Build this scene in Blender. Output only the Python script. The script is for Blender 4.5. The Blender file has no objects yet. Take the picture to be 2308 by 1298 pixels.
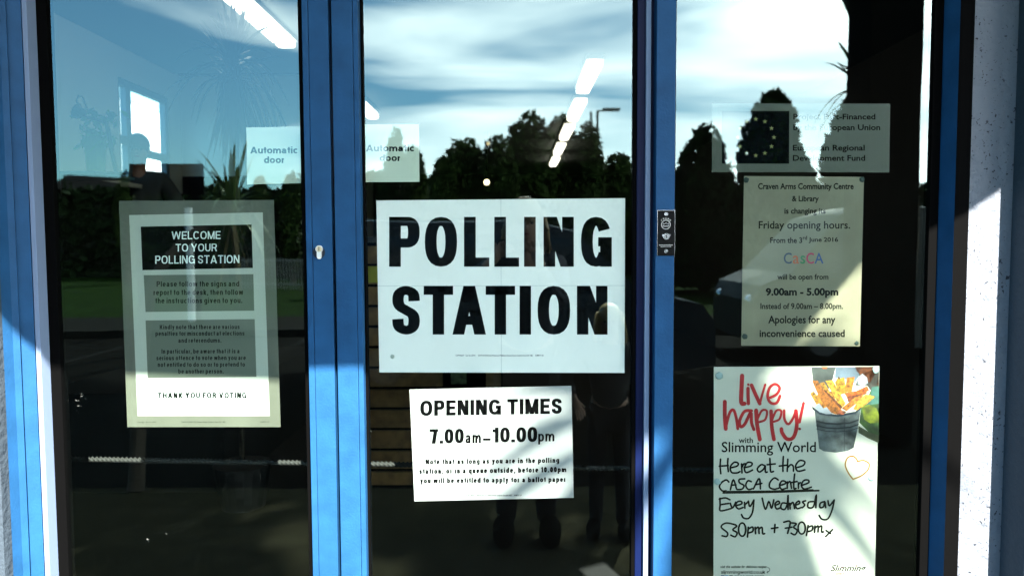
import bpy, bmesh, math, random
from mathutils import Vector, Matrix, noise
R = math.radians
random.seed(7)
scene = bpy.context.scene
col = scene.collection

# ------------------------------------------------------------------ camera
D, HC, F = 1.78, 1.5, 1650.0            # distance to the glass, eye height, focal length in pixels of a 2308 wide frame
PITCH, ROLL = math.atan(95 / F), R(0.25)
cd = bpy.data.cameras.new('camera')
cd.lens = 36 * F / 2308; cd.clip_start = 0.02; cd.clip_end = 2000
cd.dof.use_dof = True; cd.dof.focus_distance = D; cd.dof.aperture_fstop = 4.0
cam = bpy.data.objects.new('camera', cd); col.objects.link(cam)
CM = Matrix.Translation((0, -D, HC)) @ Matrix.Rotation(R(90) - PITCH, 4, 'X') @ Matrix.Rotation(-ROLL, 4, 'Z')
cam.matrix_world = CM
scene.camera = cam

# ------------------------------------------------------------------ light
SUN_AZ, TANE = R(20), 0.90               # sun stands 20 degrees to the right behind the viewer, 42 degrees high
ELEV = math.atan(TANE)
sv = Vector((math.sin(SUN_AZ) * math.cos(ELEV), -math.cos(SUN_AZ) * math.cos(ELEV), math.sin(ELEV)))
ld = bpy.data.lights.new('sun', 'SUN'); ld.energy = 5.0; ld.angle = R(0.53); ld.color = (1.0, 0.95, 0.88)
sun = bpy.data.objects.new('sun', ld); col.objects.link(sun)
sun.rotation_euler = sv.to_track_quat('Z', 'Y').to_euler()

world = bpy.data.worlds.new('World'); scene.world = world; world.use_nodes = True
W = world.node_tree; bgn = W.nodes['Background']
sky = W.nodes.new('ShaderNodeTexSky'); sky.sky_type = 'NISHITA'; sky.sun_disc = False
sky.sun_elevation = ELEV; sky.sun_rotation = math.atan2(sv.x, sv.y)
sky.air_density = 1.0; sky.dust_density = 0.4; sky.ozone_density = 1.5
def wn(t, **k):
    n = W.nodes.new(t)
    for a, b in k.items(): setattr(n, a, b)
    return n
def wl(a, b): W.links.new(a, b)
tc = wn('ShaderNodeTexCoord'); mp = wn('ShaderNodeMapping')
mp.inputs['Scale'].default_value = (1.5, 1.5, 8.5); mp.inputs['Rotation'].default_value = (0, R(5), 0)
mp.inputs['Location'].default_value = (3.1, 1.7, 0.35)
wl(tc.outputs['Generated'], mp.inputs['Vector'])
nz = wn('ShaderNodeTexNoise'); nz.inputs['Scale'].default_value = 1.15; nz.inputs['Detail'].default_value = 7
nz.inputs['Roughness'].default_value = 0.48; nz.inputs['Distortion'].default_value = 0.5
wl(mp.outputs['Vector'], nz.inputs['Vector'])
sx = wn('ShaderNodeSeparateXYZ'); wl(tc.outputs['Generated'], sx.inputs[0])
mr = wn('ShaderNodeMapRange'); mr.inputs[1].default_value = -0.42; mr.inputs[2].default_value = 0.28
mr.inputs[3].default_value = -0.15; mr.inputs[4].default_value = 0.10
wl(sx.outputs['X'], mr.inputs[0])
ad = wn('ShaderNodeMath', operation='ADD'); wl(nz.outputs['Fac'], ad.inputs[0]); wl(mr.outputs[0], ad.inputs[1])
rp = wn('ShaderNodeValToRGB'); rp.color_ramp.elements[0].position = 0.47; rp.color_ramp.elements[1].position = 0.71
wl(ad.outputs[0], rp.inputs[0])
mx = wn('ShaderNodeMix', data_type='RGBA'); mx.inputs['B'].default_value = (27.0, 28.0, 28.0, 1)
wl(rp.outputs[0], mx.inputs['Factor']); tn = wn('ShaderNodeVectorMath', operation='MULTIPLY'); tn.inputs[1].default_value = (0.62, 1.0, 1.1)
wl(sky.outputs[0], tn.inputs[0]); wl(tn.outputs[0], mx.inputs['A']); wl(mx.outputs['Result'], bgn.inputs['Color'])
bgn.inputs['Strength'].default_value = 0.08
vs = scene.view_settings
vs.view_transform = 'Standard'; vs.look = 'None'; vs.gamma = 1; vs.use_curve_mapping = False
vs.exposure = 2.85
scene.cycles.max_bounces = 8; scene.cycles.transparent_max_bounces = 24
scene.cycles.diffuse_bounces = 4; scene.cycles.glossy_bounces = 4
scene.cycles.caustics_reflective = False; scene.cycles.caustics_refractive = False
scene.cycles.sample_clamp_indirect = 6
scene.cycles.use_denoising = True

# ------------------------------------------------------------------ pixel to world
CP = Vector((0, -D, HC)); CR = CM.to_3x3()
def at(px, py, y=0.0):
    d = CR @ Vector((px - 1154, -(py - 649), -F))
    return CP + d * ((y + D) / d.y)
def mir(px, py, d):                      # the place outside, d metres before the glass, whose reflection shows at px, py
    p = at(px, py, d); return Vector((p.x, -d, p.z))
def lerp(a, b, t): return a + (b - a) * t

# ------------------------------------------------------------------ materials
MATS = {}
def mat(name, color, rough=0.6, metal=0.0, noise_amt=0.0, scale=20, bump=0.0, bscale=None, emit=None, spec=0.5, trans=0.0, coords='Object', detail=4):
    if name in MATS: return MATS[name]
    m = bpy.data.materials.new(name); m.use_nodes = True
    t = m.node_tree; p = t.nodes['Principled BSDF']
    p.inputs['Base Color'].default_value = (*color, 1); p.inputs['Roughness'].default_value = rough
    p.inputs['Metallic'].default_value = metal; p.inputs['Specular IOR Level'].default_value = spec
    if emit:
        p.inputs['Emission Color'].default_value = (*emit[0], 1); p.inputs['Emission Strength'].default_value = emit[1]
    if noise_amt or bump:
        c = t.nodes.new('ShaderNodeTexCoord')
        n = t.nodes.new('ShaderNodeTexNoise'); n.inputs['Scale'].default_value = scale; n.inputs['Detail'].default_value = detail
        t.links.new(c.outputs[coords], n.inputs['Vector'])
        if noise_amt:
            r = t.nodes.new('ShaderNodeMapRange'); r.inputs[1].default_value = 0.3; r.inputs[2].default_value = 0.7
            r.inputs[3].default_value = 1 - noise_amt; r.inputs[4].default_value = 1 + noise_amt
            t.links.new(n.outputs['Fac'], r.inputs[0])
            v = t.nodes.new('ShaderNodeVectorMath'); v.operation = 'SCALE'; v.inputs[0].default_value = color
            t.links.new(r.outputs[0], v.inputs['Scale']); t.links.new(v.outputs[0], p.inputs['Base Color'])
        if bump:
            n2 = t.nodes.new('ShaderNodeTexNoise'); n2.inputs['Scale'].default_value = bscale or scale; n2.inputs['Detail'].default_value = 5
            t.links.new(c.outputs[coords], n2.inputs['Vector'])
            b = t.nodes.new('ShaderNodeBump'); b.inputs['Strength'].default_value = bump; b.inputs['Distance'].default_value = 0.01
            t.links.new(n2.outputs['Fac'], b.inputs['Height']); t.links.new(b.outputs[0], p.inputs['Normal'])
    MATS[name] = m
    return m

def glass_mat(name, refl, tint=(0.93, 0.97, 0.96), rough=0.0):
    m = bpy.data.materials.new(name); m.use_nodes = True; t = m.node_tree; t.nodes.clear()
    o = t.nodes.new('ShaderNodeOutputMaterial'); g = t.nodes.new('ShaderNodeBsdfGlossy'); g.inputs['Roughness'].default_value = rough
    g.inputs['Color'].default_value = (0.80, 1.0, 0.97, 1)
    tr = t.nodes.new('ShaderNodeBsdfTransparent'); tr.inputs['Color'].default_value = (*tint, 1)
    fr = t.nodes.new('ShaderNodeFresnel'); fr.inputs['IOR'].default_value = 1.5
    mr_ = t.nodes.new('ShaderNodeMapRange'); mr_.inputs[1].default_value = 0.04; mr_.inputs[2].default_value = 1.0
    mr_.inputs[3].default_value = refl; mr_.inputs[4].default_value = 1.0
    t.links.new(fr.outputs[0], mr_.inputs[0])
    ge = t.nodes.new('ShaderNodeNewGeometry'); sb = t.nodes.new('ShaderNodeMath'); sb.operation = 'SUBTRACT'; sb.inputs[0].default_value = 1
    t.links.new(ge.outputs['Backfacing'], sb.inputs[1])
    ml = t.nodes.new('ShaderNodeMath'); ml.operation = 'MULTIPLY'
    t.links.new(mr_.outputs[0], ml.inputs[0]); t.links.new(sb.outputs[0], ml.inputs[1])
    c = t.nodes.new('ShaderNodeTexCoord'); n = t.nodes.new('ShaderNodeTexNoise'); n.inputs['Scale'].default_value = 2.5; n.inputs['Detail'].default_value = 1
    b = t.nodes.new('ShaderNodeBump'); b.inputs['Strength'].default_value = 0.25; b.inputs['Distance'].default_value = 0.002
    t.links.new(c.outputs['Object'], n.inputs['Vector']); t.links.new(n.outputs['Fac'], b.inputs['Height']); t.links.new(b.outputs[0], g.inputs['Normal'])
    # specks of dust and dried drops that sit on the pane
    n2 = t.nodes.new('ShaderNodeTexNoise'); n2.inputs['Scale'].default_value = 75; n2.inputs['Detail'].default_value = 2
    t.links.new(c.outputs['Object'], n2.inputs['Vector'])
    n3 = t.nodes.new('ShaderNodeTexNoise'); n3.inputs['Scale'].default_value = 4; t.links.new(c.outputs['Object'], n3.inputs['Vector'])
    mu = t.nodes.new('ShaderNodeMath'); mu.operation = 'MULTIPLY'; t.links.new(n2.outputs['Fac'], mu.inputs[0]); t.links.new(n3.outputs['Fac'], mu.inputs[1])
    rr = t.nodes.new('ShaderNodeMapRange'); rr.inputs[1].default_value = 0.49; rr.inputs[2].default_value = 0.54; rr.inputs[3].default_value = 0; rr.inputs[4].default_value = 0.5
    t.links.new(mu.outputs[0], rr.inputs[0])
    df = t.nodes.new('ShaderNodeBsdfDiffuse'); df.inputs['Color'].default_value = (0.3, 0.3, 0.28, 1)
    m1 = t.nodes.new('ShaderNodeMixShader'); t.links.new(ml.outputs[0], m1.inputs[0]); t.links.new(tr.outputs[0], m1.inputs[1]); t.links.new(g.outputs[0], m1.inputs[2])
    m2 = t.nodes.new('ShaderNodeMixShader'); t.links.new(rr.outputs[0], m2.inputs[0]); t.links.new(m1.outputs[0], m2.inputs[1]); t.links.new(df.outputs[0], m2.inputs[2])
    t.links.new(m2.outputs[0], o.inputs[0])
    return m
GLASS = glass_mat('door_glass', 0.092)
CARGLASS = glass_mat('car_glass', 0.08, (0.25, 0.28, 0.28))
BLUE = mat('blue_paint', (0.012, 0.062, 0.15), 0.5, spec=.12, noise_amt=0.14, scale=17, bump=0.08, bscale=160)
NAVY = mat('navy_paint', (0.002, 0.006, 0.035), 0.5, spec=.12)
ALU = mat('pale_strip', (0.17, 0.225, 0.33), 0.6, spec=.2)
GASKET = mat('black_rubber', (0.0015, 0.0015, 0.0015), 0.8, spec=0.03)
def add_flecks(m, base, dark, lo, hi, scale, rough=0.9):
    t = m.node_tree; p = t.nodes['Principled BSDF']
    c = t.nodes.new('ShaderNodeTexCoord'); n = t.nodes.new('ShaderNodeTexNoise'); n.inputs['Scale'].default_value = scale; n.inputs['Detail'].default_value = 6
    n.inputs['Distortion'].default_value = 0.8
    n2 = t.nodes.new('ShaderNodeTexNoise'); n2.inputs['Scale'].default_value = 9
    t.links.new(c.outputs['Object'], n.inputs['Vector']); t.links.new(c.outputs['Object'], n2.inputs['Vector'])
    ad_ = t.nodes.new('ShaderNodeMath'); ad_.operation = 'MULTIPLY_ADD'; ad_.inputs[1].default_value = 0.35
    t.links.new(n2.outputs['Fac'], ad_.inputs[0]); t.links.new(n.outputs['Fac'], ad_.inputs[2])
    r = t.nodes.new('ShaderNodeValToRGB'); r.color_ramp.elements[0].position = lo; r.color_ramp.elements[1].position = hi
    r.color_ramp.elements[0].color = (*base, 1); r.color_ramp.elements[1].color = (*dark, 1)
    t.links.new(ad_.outputs[0], r.inputs[0]); t.links.new(r.outputs[0], p.inputs['Base Color'])
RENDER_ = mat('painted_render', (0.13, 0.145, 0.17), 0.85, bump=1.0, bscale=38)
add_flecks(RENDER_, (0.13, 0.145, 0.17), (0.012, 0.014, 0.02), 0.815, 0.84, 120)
RENDARK = mat('shade_dark_render', (0.03, 0.045, 0.06), 0.85, bump=0.6, bscale=55)  # colour darkened to stand in for shade on the side pier

# ------------------------------------------------------------------ mesh helpers
def link(name, verts, faces, m=None, parent=None, smooth=False):
    me = bpy.data.meshes.new(name); me.from_pydata([tuple(v) for v in verts], [], faces); me.update()
    if m: me.materials.append(m)
    if smooth: me.polygons.foreach_set('use_smooth', [True] * len(me.polygons))
    o = bpy.data.objects.new(name, me); col.objects.link(o)
    if parent: o.parent = parent
    return o
class MB:
    def __init__(s): s.v = []; s.f = []
    def add(s, vs, fs):
        b = len(s.v); s.v += [Vector(v) for v in vs]; s.f += [tuple(i + b for i in f) for f in fs]; return s
    def box(s, x0, x1, y0, y1, z0, z1):
        vs = [(x, y, z) for x in (x0, x1) for y in (y0, y1) for z in (z0, z1)]
        return s.add(vs, [(0, 1, 3, 2), (4, 6, 7, 5), (0, 4, 5, 1), (2, 3, 7, 6), (0, 2, 6, 4), (1, 5, 7, 3)])
    def bar(s, a, b, w, h=None):
        a = Vector(a); b = Vector(b); d = (b - a).normalized(); h = h or w
        u = d.cross(Vector((0, 0, 1)));  u = u.normalized() if u.length > 1e-3 else Vector((1, 0, 0)); v = d.cross(u)
        vs = [p + u * (i * w / 2) + v * (j * h / 2) for p in (a, b) for i, j in ((-1, -1), (1, -1), (1, 1), (-1, 1))]
        return s.add(vs, [(3, 2, 1, 0), (4, 5, 6, 7), (0, 1, 5, 4), (1, 2, 6, 5), (2, 3, 7, 6), (3, 0, 4, 7)])
    def tube(s, pts, rad, n=8, cap=True):
        pts = [Vector(p) for p in pts]; b = len(s.v); k = len(pts)
        rs = rad if isinstance(rad, (list, tuple)) else [rad] * k
        for i, p in enumerate(pts):
            d = (pts[min(i + 1, k - 1)] - pts[max(i - 1, 0)]).normalized()
            u = d.cross(Vector((0.13, 0.21, 0.97))).normalized(); v = d.cross(u)
            for j in range(n):
                a = 2 * math.pi * j / n; s.v.append(p + (u * math.cos(a) + v * math.sin(a)) * rs[i])
        for i in range(k - 1):
            for j in range(n): s.f.append((b + i * n + j, b + i * n + (j + 1) % n, b + (i + 1) * n + (j + 1) % n, b + (i + 1) * n + j))
        if cap: s.f.append(tuple(b + j for j in reversed(range(n)))); s.f.append(tuple(b + (k - 1) * n + j for j in range(n)))
        return s
    def ball(s, c, r, nu=10, nv=7, rz=None):
        c = Vector(c); r = Vector(r) if hasattr(r, '__len__') else Vector((r, r, r)); b = len(s.v)
        s.v.append(c + Vector((0, 0, r.z)))
        for i in range(1, nv):
            th = math.pi * i / nv
            for j in range(nu):
                ph = 2 * math.pi * j / nu; s.v.append(c + Vector((r.x * math.sin(th) * math.cos(ph), r.y * math.sin(th) * math.sin(ph), r.z * math.cos(th))))
        s.v.append(c - Vector((0, 0, r.z))); e = len(s.v) - 1
        for j in range(nu):
            s.f.append((b, b + 1 + j, b + 1 + (j + 1) % nu)); s.f.append((e, e - nu + (j + 1) % nu, e - nu + j))
        for i in range(nv - 2):
            for j in range(nu):
                a0 = b + 1 + i * nu; s.f.append((a0 + j, a0 + nu + j, a0 + nu + (j + 1) % nu, a0 + (j + 1) % nu))
        return s
    def build(s, name, m=None, parent=None, smooth=False, bevel=0):
        o = link(name, s.v, s.f, m, parent, smooth)
        if bevel:
            bm = bmesh.new(); bm.from_mesh(o.data)
            bmesh.ops.bevel(bm, geom=[e for e in bm.edges], offset=bevel, segments=2, affect='EDGES', profile=0.6, clamp_overlap=True)
            bm.to_mesh(o.data); bm.free()
        return o
def tag(o, label, cat, group=None, kind=None):
    o['label'] = label; o['category'] = cat
    if group: o['group'] = group
    if kind: o['kind'] = kind
    return o
def struct(o): o['kind'] = 'structure'; return o
def empty(name, loc=(0, 0, 0)):
    o = bpy.data.objects.new(name, None); o.location = loc; o.empty_display_size = 0.1; col.objects.link(o); return o
def settle(root):                         # children built in world space keep their place under a moved root
    inv = Matrix.Translation(root.location).inverted()
    for c in root.children: c.matrix_parent_inverse = inv
    return root
def bxo(name, m, parent, x0, x1, y0, y1, z0, z1, bevel=0):
    return MB().box(min(x0, x1), max(x0, x1), y0, y1, z0, z1).build(name, m, parent, bevel=bevel)
def X(px, y=0.0, py=649): return at(px, py, y).x

# ------------------------------------------------------------------ setting outside and inside
ASPH = mat('asphalt', (0.004, 0.004, 0.003), 0.95, spec=.02, noise_amt=0.45, scale=45, bump=0.5, bscale=180)
PAVE = mat('paving', (0.034, 0.031, 0.017), 0.95, spec=.02, noise_amt=0.3, scale=6, bump=0.3, bscale=90)
GRASS = mat('lawn_grass', (0.007, 0.019, 0.002), 0.95, spec=.02, noise_amt=0.45, scale=3, bump=0.8, bscale=40)
struct(link('ground', [(-700, -900, -.02), (700, -900, -.02), (700, 300, -.02), (-700, 300, -.02)], [(0, 1, 2, 3)], GRASS))
struct(MB().box(-25, 25, -2.7, -.05, -.1, 0).build('pavement', PAVE))
struct(MB().box(-40, 40, -10.5, -2.72, -.15, -.015).build('road', ASPH))
pv = mat('kerb_concrete', (0.015, 0.015, 0.012), 0.9, spec=.03, noise_amt=0.2, scale=8, bump=0.2, bscale=60)
struct(MB().box(-40, 40, -10.65, -10.52, -.1, .1).build('kerb', pv))
struct(MB().box(-40, 40, -13.0, -10.67, -.1, .08).build('footpath', mat('path_gravel', (0.007, 0.007, 0.005), 0.9, spec=.03, noise_amt=0.25, scale=12)))
ln = MB()
for i in range(9):
    x = -6 + i * 2.6; ln.box(x, x + .1, -10.2, -6.0, -.015, -.011)
lo = ln.build('parking_line', mat('line_paint', (0.008, 0.008, 0.007), 0.9, spec=.03, noise_amt=0.25, scale=14)); struct(lo)

FLOORM = mat('entrance_matting', (0.004, 0.004, 0.0035), 0.95, noise_amt=0.5, scale=90)
struct(MB().box(-2.9, 2.9, .05, 13.6, -.01, .012).build('floor', FLOORM))
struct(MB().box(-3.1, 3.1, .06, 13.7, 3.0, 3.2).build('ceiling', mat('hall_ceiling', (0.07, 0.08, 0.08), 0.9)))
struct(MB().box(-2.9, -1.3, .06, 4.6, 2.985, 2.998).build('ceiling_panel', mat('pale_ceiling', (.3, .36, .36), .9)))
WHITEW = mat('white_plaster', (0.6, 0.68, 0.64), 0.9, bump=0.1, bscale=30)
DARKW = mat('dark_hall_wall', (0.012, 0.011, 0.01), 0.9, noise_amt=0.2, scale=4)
# left inner wall with its window opening
tz = 4.47 + D
wx = -2.9
def wy(px): return -wx * F / (1154 - px) - D      # where on the side wall a column of the photo lies
wy0, wy1 = wy(280), wy(392)
zs, zt = 1.98, 2.76
mb = MB()
mb.box(wx - .08, wx, .05, wy0, 0, 3.0); mb.box(wx - .08, wx, wy1, 13.6, 0, 3.0)
mb.box(wx - .08, wx, wy0, wy1, 0, zs); mb.box(wx - .08, wx, wy0, wy1, zt, 3.0)
struct(mb.build('inner_side_wall', WHITEW))
yb = wy1 + .22
struct(MB().box(wx, -1.66, yb, yb + .12, 0, 3.0).build('partition_wall', WHITEW))
struct(MB().box(-1.72, -1.66, yb - .02, yb, 0, 3.0).build('partition_trim', mat('white_gloss', (0.8, 0.82, 0.82), 0.3)))
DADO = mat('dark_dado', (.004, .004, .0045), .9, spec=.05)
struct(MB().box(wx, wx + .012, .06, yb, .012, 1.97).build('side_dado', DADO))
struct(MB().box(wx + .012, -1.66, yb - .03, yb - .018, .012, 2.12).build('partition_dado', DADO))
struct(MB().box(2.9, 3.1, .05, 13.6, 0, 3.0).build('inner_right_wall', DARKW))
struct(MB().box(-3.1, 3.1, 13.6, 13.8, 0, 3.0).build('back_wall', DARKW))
# inner window
iw = empty('inner_window', (wx - .04, (wy0 + wy1) / 2, zs))
WF = mat('window_frame_paint', (0.10, 0.16, 0.2), 0.5)
fr = MB()
def wbar(y0, y1, z0, z1, t=.05): fr.box(wx - .06, wx - .06 + t, y0, y1, z0, z1)
ym = wy(306)
wbar(wy0, wy0 + .04, zs, zt); wbar(wy1 - .05, wy1, zs, zt); wbar(wy0 + .04, wy1 - .05, zt - .05, zt); wbar(wy0 + .04, wy1 - .05, zs, zs + .05)
wbar(ym - .035, ym + .035, zs + .05, zt - .05)
wbar(wy0 + .04, ym - .035, 2.28, 2.34); wbar(ym + .035, wy1 - .05, 2.22, 2.28)
fr.build('window_frame', WF, iw, bevel=.003)
for a, b in ((wy0 + .04, ym - .035), (ym + .035, wy1 - .05)):
    bxo('pane', GLASS, iw, wx - .04, wx - .034, a, b, zs + .05, zt - .05)
bxo('window_sill', WHITEW, iw, wx - .005, wx + .07, wy0 - .03, wy1 + .03, zs - .03, zs)
settle(iw); tag(iw, 'small inner window with dark frame and bright daylight behind the left door glass', 'window')
nb = empty('neighbouring_building', (-12, 6, -.02))
nbm = mat('pale_cladding', (0.8, 0.82, 0.82), 0.8)
bxo('wall', nbm, nb, -20, -17.5, 10, 60, 0, 9.4); bxo('roof', mat('slate', (0.12, 0.16, 0.18), 0.7), nb, -20.2, -17.2, 9.7, 60.3, 9.4, 9.6)
bxo('cladding_band', mat('teal_band', (0.22, 0.33, 0.36), 0.7), nb, -17.5, -17.46, 10, 60, 8.2, 9.35)
settle(nb); tag(nb, 'pale flat roofed building seen through the small inner window', 'building')

# building front round the doors
fw = empty('building_front', (0, 0, 0))
yL = X(-25); 
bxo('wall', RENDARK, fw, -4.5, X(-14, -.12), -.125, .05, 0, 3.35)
bxo('added_shade_wall', RENDARK, fw, -1.98, -1.76, -1.0, -.13, 0, 2.65)  # added wall, out of view, to keep skylight off the left frame
bxo('fascia_panel', mat('dark_fascia', (0.02, 0.03, 0.04), 0.6), fw, X(-12, -.12), X(2182), -.1, .05, 2.42, 3.35)
xr0, xr1 = X(2168, -.0), X(2275, -.0)
bxo('door_pillar', RENDER_, fw, xr0, xr1 + .02, -.0, .045, 0, 2.41)
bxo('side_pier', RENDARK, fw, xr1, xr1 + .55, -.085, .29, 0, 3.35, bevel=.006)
bxo('wall', RENDER_, fw, xr1 + .57, 4.6, -.02, .3, 0, 3.35)
settle(fw); tag(fw, 'white speckled rendered wall and pier at the right of the doors', 'building')

# canopy whose cut corner throws the slanting shadow edge on doors and pillar
HCAN = 2.66
def cpt(px, py, y=0.0):
    p = at(px, py, y); c = (HCAN - p.z) * math.cos(SUN_AZ) / TANE
    return (p.x + c * math.tan(SUN_AZ), p.y - c)
edge = [cpt(-120, 700, -.03), cpt(-5, 752, -.03), cpt(105, 812, -.03), cpt(700, 835, -.03), cpt(1500, 812, -.03), cpt(1790, 775), cpt(1860, 690), cpt(1945, 592), cpt(2170, 488), cpt(2262, 425), cpt(2330, 400)]
x_r = edge[-1][0]
poly = edge + [(x_r + 1.2, edge[-1][1] + .05), (x_r + 1.2, -.02), (edge[0][0] - 1.2, -.02), (edge[0][0] - 1.2, edge[0][1] + .05)]
n = len(poly)
can = empty('entrance_canopy', (0, -.02, HCAN))
cv = [(x, y, HCAN) for x, y in poly] + [(x, y, HCAN + .16) for x, y in poly]
link('canopy_roof', cv, [tuple(reversed(range(n))), tuple(range(n, 2 * n))] + [(i, (i + 1) % n, n + (i + 1) % n, n + i) for i in range(n)], mat('canopy_grey', (0.3, 0.31, 0.32), 0.7), can)
settle(can); tag(can, 'flat canopy over the doors with a cut corner', 'canopy')

# ------------------------------------------------------------------ doors and frames
Z0, Z1 = 0.02, 2.41
def vbar(name, m, parent, px0, px1, yf, yb_, py=649, bevel=.0015, z0=Z0, z1=Z1):
    return bxo(name, m, parent, X(px0, yf, py), X(px1, yf, py), yf, yb_, z0, z1, bevel)
def lean(px_top, px_bot): return (px_top + px_bot) / 2

# left jamb
lj = empty('left_door_frame', (X(60), 0, 0))
def prism(name, m, parent, pts, z0=Z0, z1=Z1):
    k = len(pts)
    return link(name, [(x, y, z0) for x, y in pts] + [(x, y, z1) for x, y in pts],
                [tuple(reversed(range(k))), tuple(range(k, 2 * k))] + [(i, (i + 1) % k, k + (i + 1) % k, k + i) for i in range(k)], m, parent)
# stepped profile turning towards the opening
e = [(-11, -.11), (24, -.075), (40, -.066), (41, -.058), (73, -.045), (75, -.038)]
pts = [(X(p, y), y) for p, y in e]
prism('frame_profile', BLUE, lj, [(pts[0][0] - .03, -.11)] + pts + [(pts[-1][0], .03), (pts[0][0] - .03, .03)])
bxo('pale_strip', ALU, lj, X(76, -.04), X(87, -.04), -.042, .02, Z0, Z1, .001)
prism('inner_profile', BLUE, lj, [(X(87.5, -.03), -.03), (X(102, -.012), -.012), (X(102, -.012), .02), (X(87.5, -.03), .02)])
bxo('gasket', GASKET, lj, X(103), X(134), -.008, .02, Z0, Z1)
settle(lj); tag(lj, 'stepped blue door frame with a thin pale strip at the far left', 'door frame')

def door(name, label, cat, pieces, gl, glrow, rails):
    """gl: glass left and right px"""
    d = empty(name, (X((gl[0] + gl[1]) / 2), 0, Z0))
    for nm, m, a, b, yf, yb2 in pieces: vbar(nm, m, d, a, b, yf, yb2)
    xa, xb = X(gl[0]), X(gl[1])
    bxo('pane', GLASS, d, xa, xb, 0, .006, .16, 2.3)
    for z0_, z1_ in ((Z0, .16), (2.3, Z1)):
        bxo('rail', BLUE, d, rails[0], rails[1], -.03, .03, z0_, z1_, .0015)
    tag(d, label, cat)
    return d
gl1 = (130, 684); gl2 = (822, 1428); gl3 = (1520, 2100)
door1 = door('glazed_door', 'blue framed glass door leaf with the welcome poster, left of the stiles', 'door',
    [('stile', BLUE, 692, 708 - 2.2, -.035, .03), ('stile', BLUE, 706.5, 750.5, -.036, .03), ('gasket', GASKET, 683.5, 691.6, -.012, .02)], gl1, None, (X(134), X(683)))
door2 = door('glazed_door', 'blue framed glass door leaf carrying the large polling station sign, in the middle', 'door',
    [('stile', BLUE, 757.5, 803.8, -.036, .03), ('stile', BLUE, 804.8, 816, -.035, .03), ('gasket', GASKET, 816.4, 825, -.010, .02),
     ('gasket', GASKET, 1425, 1434, -.010, .02), ('stile', NAVY, 1434, 1453, -.012, .03), ('pale_strip', ALU, 1453.4, 1464.5, -.022, .025), ('stile', NAVY, 1465, 1476, -.006, .03)],
    gl2, None, (X(825), X(1425)))
bxo('meeting_seal', GASKET, door1, X(750.6, -.0), X(757.4, 0), -.006, .02, Z0, Z1)
side = door('glazed_side_panel', 'fixed glass side panel with the opening hours notice, right of the lock post', 'window',
    [('post', BLUE, 1476.5, 1519, -.042, .03), ('gasket', GASKET, 2090, 2112, -.008, .02)], gl3, None, (X(1523), X(2090)))
rj = empty('right_door_frame', (X(2130), 0, 0))
xa, xb = X(2112, -.012), X(2146, -.05)
prism('frame_profile', BLUE, rj, [(xa, -.012), (xb, -.05), (xb, .03), (xa, .03)])
bxo('frame_rebate', GASKET, rj, xb, X(2176, -.0), -.004, .04, Z0, Z1)
settle(rj); tag(rj, 'narrow blue door frame beside the white pillar on the right', 'door frame')

# lock plate and cylinder
CHROME = mat('chrome', (0.8, 0.8, 0.82), 0.18, 1.0); BRASS = mat('brass', (0.75, 0.55, 0.33), 0.28, 1.0, noise_amt=0.15, scale=300); NICK = mat('nickel', (0.82, 0.76, 0.68), 0.45, 0.6, noise_amt=0.12, scale=400)
BLACKPL = mat('black_plate', (0.002, 0.002, 0.002), 0.5, spec=.1)

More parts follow.
